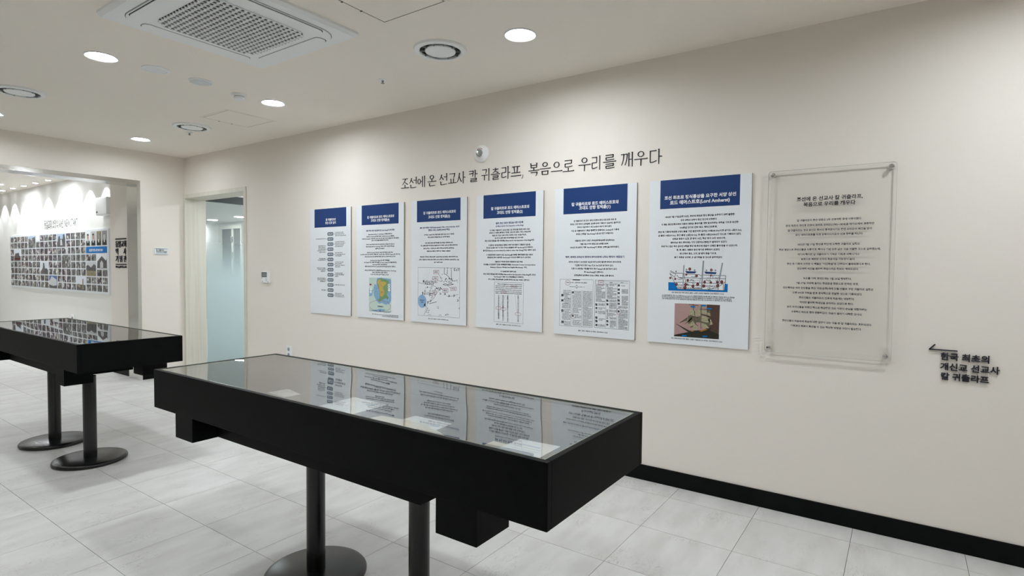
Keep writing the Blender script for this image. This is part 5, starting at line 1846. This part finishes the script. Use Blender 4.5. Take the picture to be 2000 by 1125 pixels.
def picture(c, r, w, h, mat):
    x0_, x1_, z0_, z1_ = cell(c, r, w, h)
    key = (w, h, mat)
    if key not in unit:
        bm = B()
        W_, H__ = x1_ - x0_, z1_ - z0_
        box(bm, 0, W_, -0.003, 0, 0, H__)
        me = bpy.data.meshes.new('photo'); bmesh.ops.recalc_face_normals(bm, faces=bm.faces[:]); bm.to_mesh(me); bm.free(); me.materials.append(M[mat])
        unit[key] = me
    o = bpy.data.objects.new('photo', unit[key]); col.objects.link(o); o.parent = t
    o.location = Vector((x0_, YM + 0.0004, z0_)) - root_loc(t)
    return o
def shape(o, pts, mat, name, c, r, w, h, d=0.0):
    x0_, x1_, z0_, z1_ = cell(c, r, w, h)
    k = Ink(YM - 0.0035 - d)
    k.poly([(x0_ + u * (x1_ - x0_), z0_ + v * (z1_ - z0_)) for u, v in pts])
    s_ = k.build(name, mat, t)
    s_.parent = o
    s_.location = -o.location
    return s_
for (c, r), kind in BIG.items():
    for a in (0, 1):
        for b in (0, 1):
            taken.add((c + a, r + b))
    base = {'cars': 'photo_grey', 'temple': 'pale_sky_print', 'tower': 'sky_print', 'crowd': 'photo_grey', 'spire': 'pale_sky_print', 'white_church': 'deep_sky_print', 'bell': 'pale_sky_print', 'ruin': 'pale_print', 'gable': 'board'}[kind]
    o = picture(c, r, 2, 2, base)
    a = (c, r, 2, 2)
    if kind == 'cars':
        shape(o, [(0, .75), (1, .9), (1, 1), (0, 1)], 'sky_print', 'photo_sky', *a)
    elif kind == 'temple':
        shape(o, [(0, 0), (1, 0), (1, .4), (.8, .45), (.75, .7), (.2, .65), (0, .35)], 'stone_print', 'photo_building', *a); shape(o, [(0, .12), (1, .1), (1, .25), (0, .25)], 'maroon', 'photo_roof', *a, d=.0003)
    elif kind == 'tower':
        shape(o, [(0, 0), (1, 0), (1, .6), (.9, .95), (.75, .95), (.7, .6), (.4, .6), (.35, .85), (.2, .8), (.1, .4), (0, .4)], 'stone_print', 'photo_building', *a); shape(o, [(.4, .1), (.65, .1), (.6, .55), (.42, .55)], 'pale_print', 'photo_facade', *a, d=.0003)
    elif kind == 'spire':
        shape(o, [(0, 0), (1, 0), (1, .35), (.75, .5), (.6, .45), (.5, .9), (.35, .95), (.3, .5), (0, .2)], 'stone_print', 'photo_building', *a)
    elif kind == 'white_church':
        shape(o, [(0, .1), (1, .1), (.95, .7), (.35, .95), (0, .5)], 'pale_print', 'photo_building', *a); shape(o, [(0, 0), (1, 0), (1, .25), (.5, .18), (0, .3)], 'stone_print', 'photo_trees', *a, d=.0003)
    elif kind == 'bell':
        shape(o, [(0, 0), (1, 0), (1, .4), (0, .45)], 'stone_print', 'photo_building', *a); shape(o, [(.66, .1), (.78, .1), (.78, .85), (.66, .85)], 'ochre_print', 'photo_tower', *a, d=.0003)
        shape(o, [(.1, .25), (.45, .2), (.45, .35), (.28, .5), (.1, .38)], 'ochre_print', 'photo_church', *a, d=.0003)
    elif kind == 'ruin':
        shape(o, [(0, 0), (1, 0), (1, .35), (0, .4)], 'ochre_print', 'photo_ground', *a); shape(o, [(0, .38), (1, .35), (1, .75), (.8, .85), (.5, .6), (.2, .8), (0, .7)], 'stone_print', 'photo_building', *a, d=.0003)
    elif kind == 'gable':
        shape(o, [(.02, .02), (.98, .02), (.98, .7), (.9, .55), (.5, .88), (.06, .5)], 'stone_print', 'photo_building', *a); shape(o, [(.33, .05), (.63, .05), (.63, .4), (.48, .58), (.33, .4)], 'pale_print', 'photo_window', *a, d=.0003)
for q, c in enumerate((18, 19, 20, 21)):         # four portraits of people in dark suits
    taken |= {(c, 0), (c, 1)}
    o = picture(c, 0, 1, 2, ('board', 'pale_print', 'ochre_print', 'grey_skin')[q])
    a = (c, 0, 1, 2)
    sk = 'skin' if q < 2 else 'grey_skin'
    shape(o, [(.05, 0), (.95, 0), (.92, .28), (.65, .42), (.35, .42), (.08, .28)], 'hull', 'photo_suit', *a)
    shape(o, [(.42, .2), (.58, .2), (.64, .42), (.36, .42)], 'white_ink', 'photo_shirt', *a, d=.0002)
    shape(o, [(.5 + .2 * math.cos(k_ * .5236), .6 + .19 * math.sin(k_ * .5236)) for k_ in range(12)], sk if q != 3 else 'pale_print', 'photo_face', *a, d=.0003)
    shape(o, [(.3, .70), (.42, .74), (.58, .74), (.7, .70), (.72, .78), (.6, .85), (.4, .85), (.28, .78)], 'hull' if q < 2 else 'grey', 'photo_hair', *a, d=.0004)
taken |= {(18, 2), (19, 2), (20, 2), (21, 2)}
o = picture(18, 2, 4, 1, 'blue_ink')
o.name = 'blue_banner'
x0_, x1_, z0_, z1_ = cell(18, 2, 4, 1)
k1 = Ink(YM - 0.0035); k1.text('동일교회 소망의 60년 NEW START', x0_ + .16 * (x1_ - x0_), x0_ + .82 * (x1_ - x0_), (z0_ + z1_) / 2 - .006, 0.045, 0.04); s_ = k1.build('banner_lettering', 'white_ink', t)
s_.parent = o; s_.location = -o.location
o = picture(7, 0, 1, 1, 'board'); taken.add((7, 0))
rng = random.Random(21)
for c in range(NC):
    for r in range(NR):
        if (c, r) not in taken:
            picture(c, r, 1, 1, 'photo_grey' if rng.random() < (0.85 if c >= 15 else 0.25) else 'photo_colour')

# white box on the photo wall with cables
a, b = on_y(186, 384.7, WY - 0.11), on_y(208, 420, WY - 0.11)
z1_, z0_ = on_y(197, 385, WY - .11).z, on_y(197, 420, WY - .11).z
t = thing('mounted_unit', 'white rounded box hung high on the photo wall beside the narrow sign wall', 'wall unit', ((a.x + b.x) / 2, WY, z0_))
boxo('body', (a.x, b.x, WY - 0.11, WY - 0.03, z0_, z1_), 'white', t, 0.015)
boxo('bracket', (a.x + .1, b.x - .1, WY - 0.035, WY, z0_ + .05, z1_ - .05), 'white', t)
boxo('indicator', (a.x + .03, a.x + .07, WY - 0.112, WY - 0.108, z0_ + .035, z0_ + .055), 'wire', t)
bm = B(); tube(bm, [(b.x - .02, WY - .06, z1_ - .06), (b.x + .05, WY - .03, z1_ - .03), (b.x + .08, WY - .02, z1_ - .10), (b.x + .02, WY - .02, z1_ - .17), (b.x + .06, WY - .015, z0_ + .05)], 0.006)
obj('cable', bm, 'wire', t, smooth=True)
boxo('cable_duct', (b.x + .04, b.x + .10, WY - .02, WY, 1.856, z1_ + .02), 'white', t)
p = on_y(143, 617, WY)
t = thing('power_socket', 'tiny white wall socket low under the photo mosaic', 'socket', (p.x, WY, 0.46))
boxo('plate', (p.x - .06, p.x + .06, WY - .012, WY, 0.46, on_y(143, 614, WY).z), 'white', t, 0.003)
boxo('outlet', (p.x - .03, p.x + .03, WY - .014, WY - .012, 0.48, 0.53), 'grey', t)
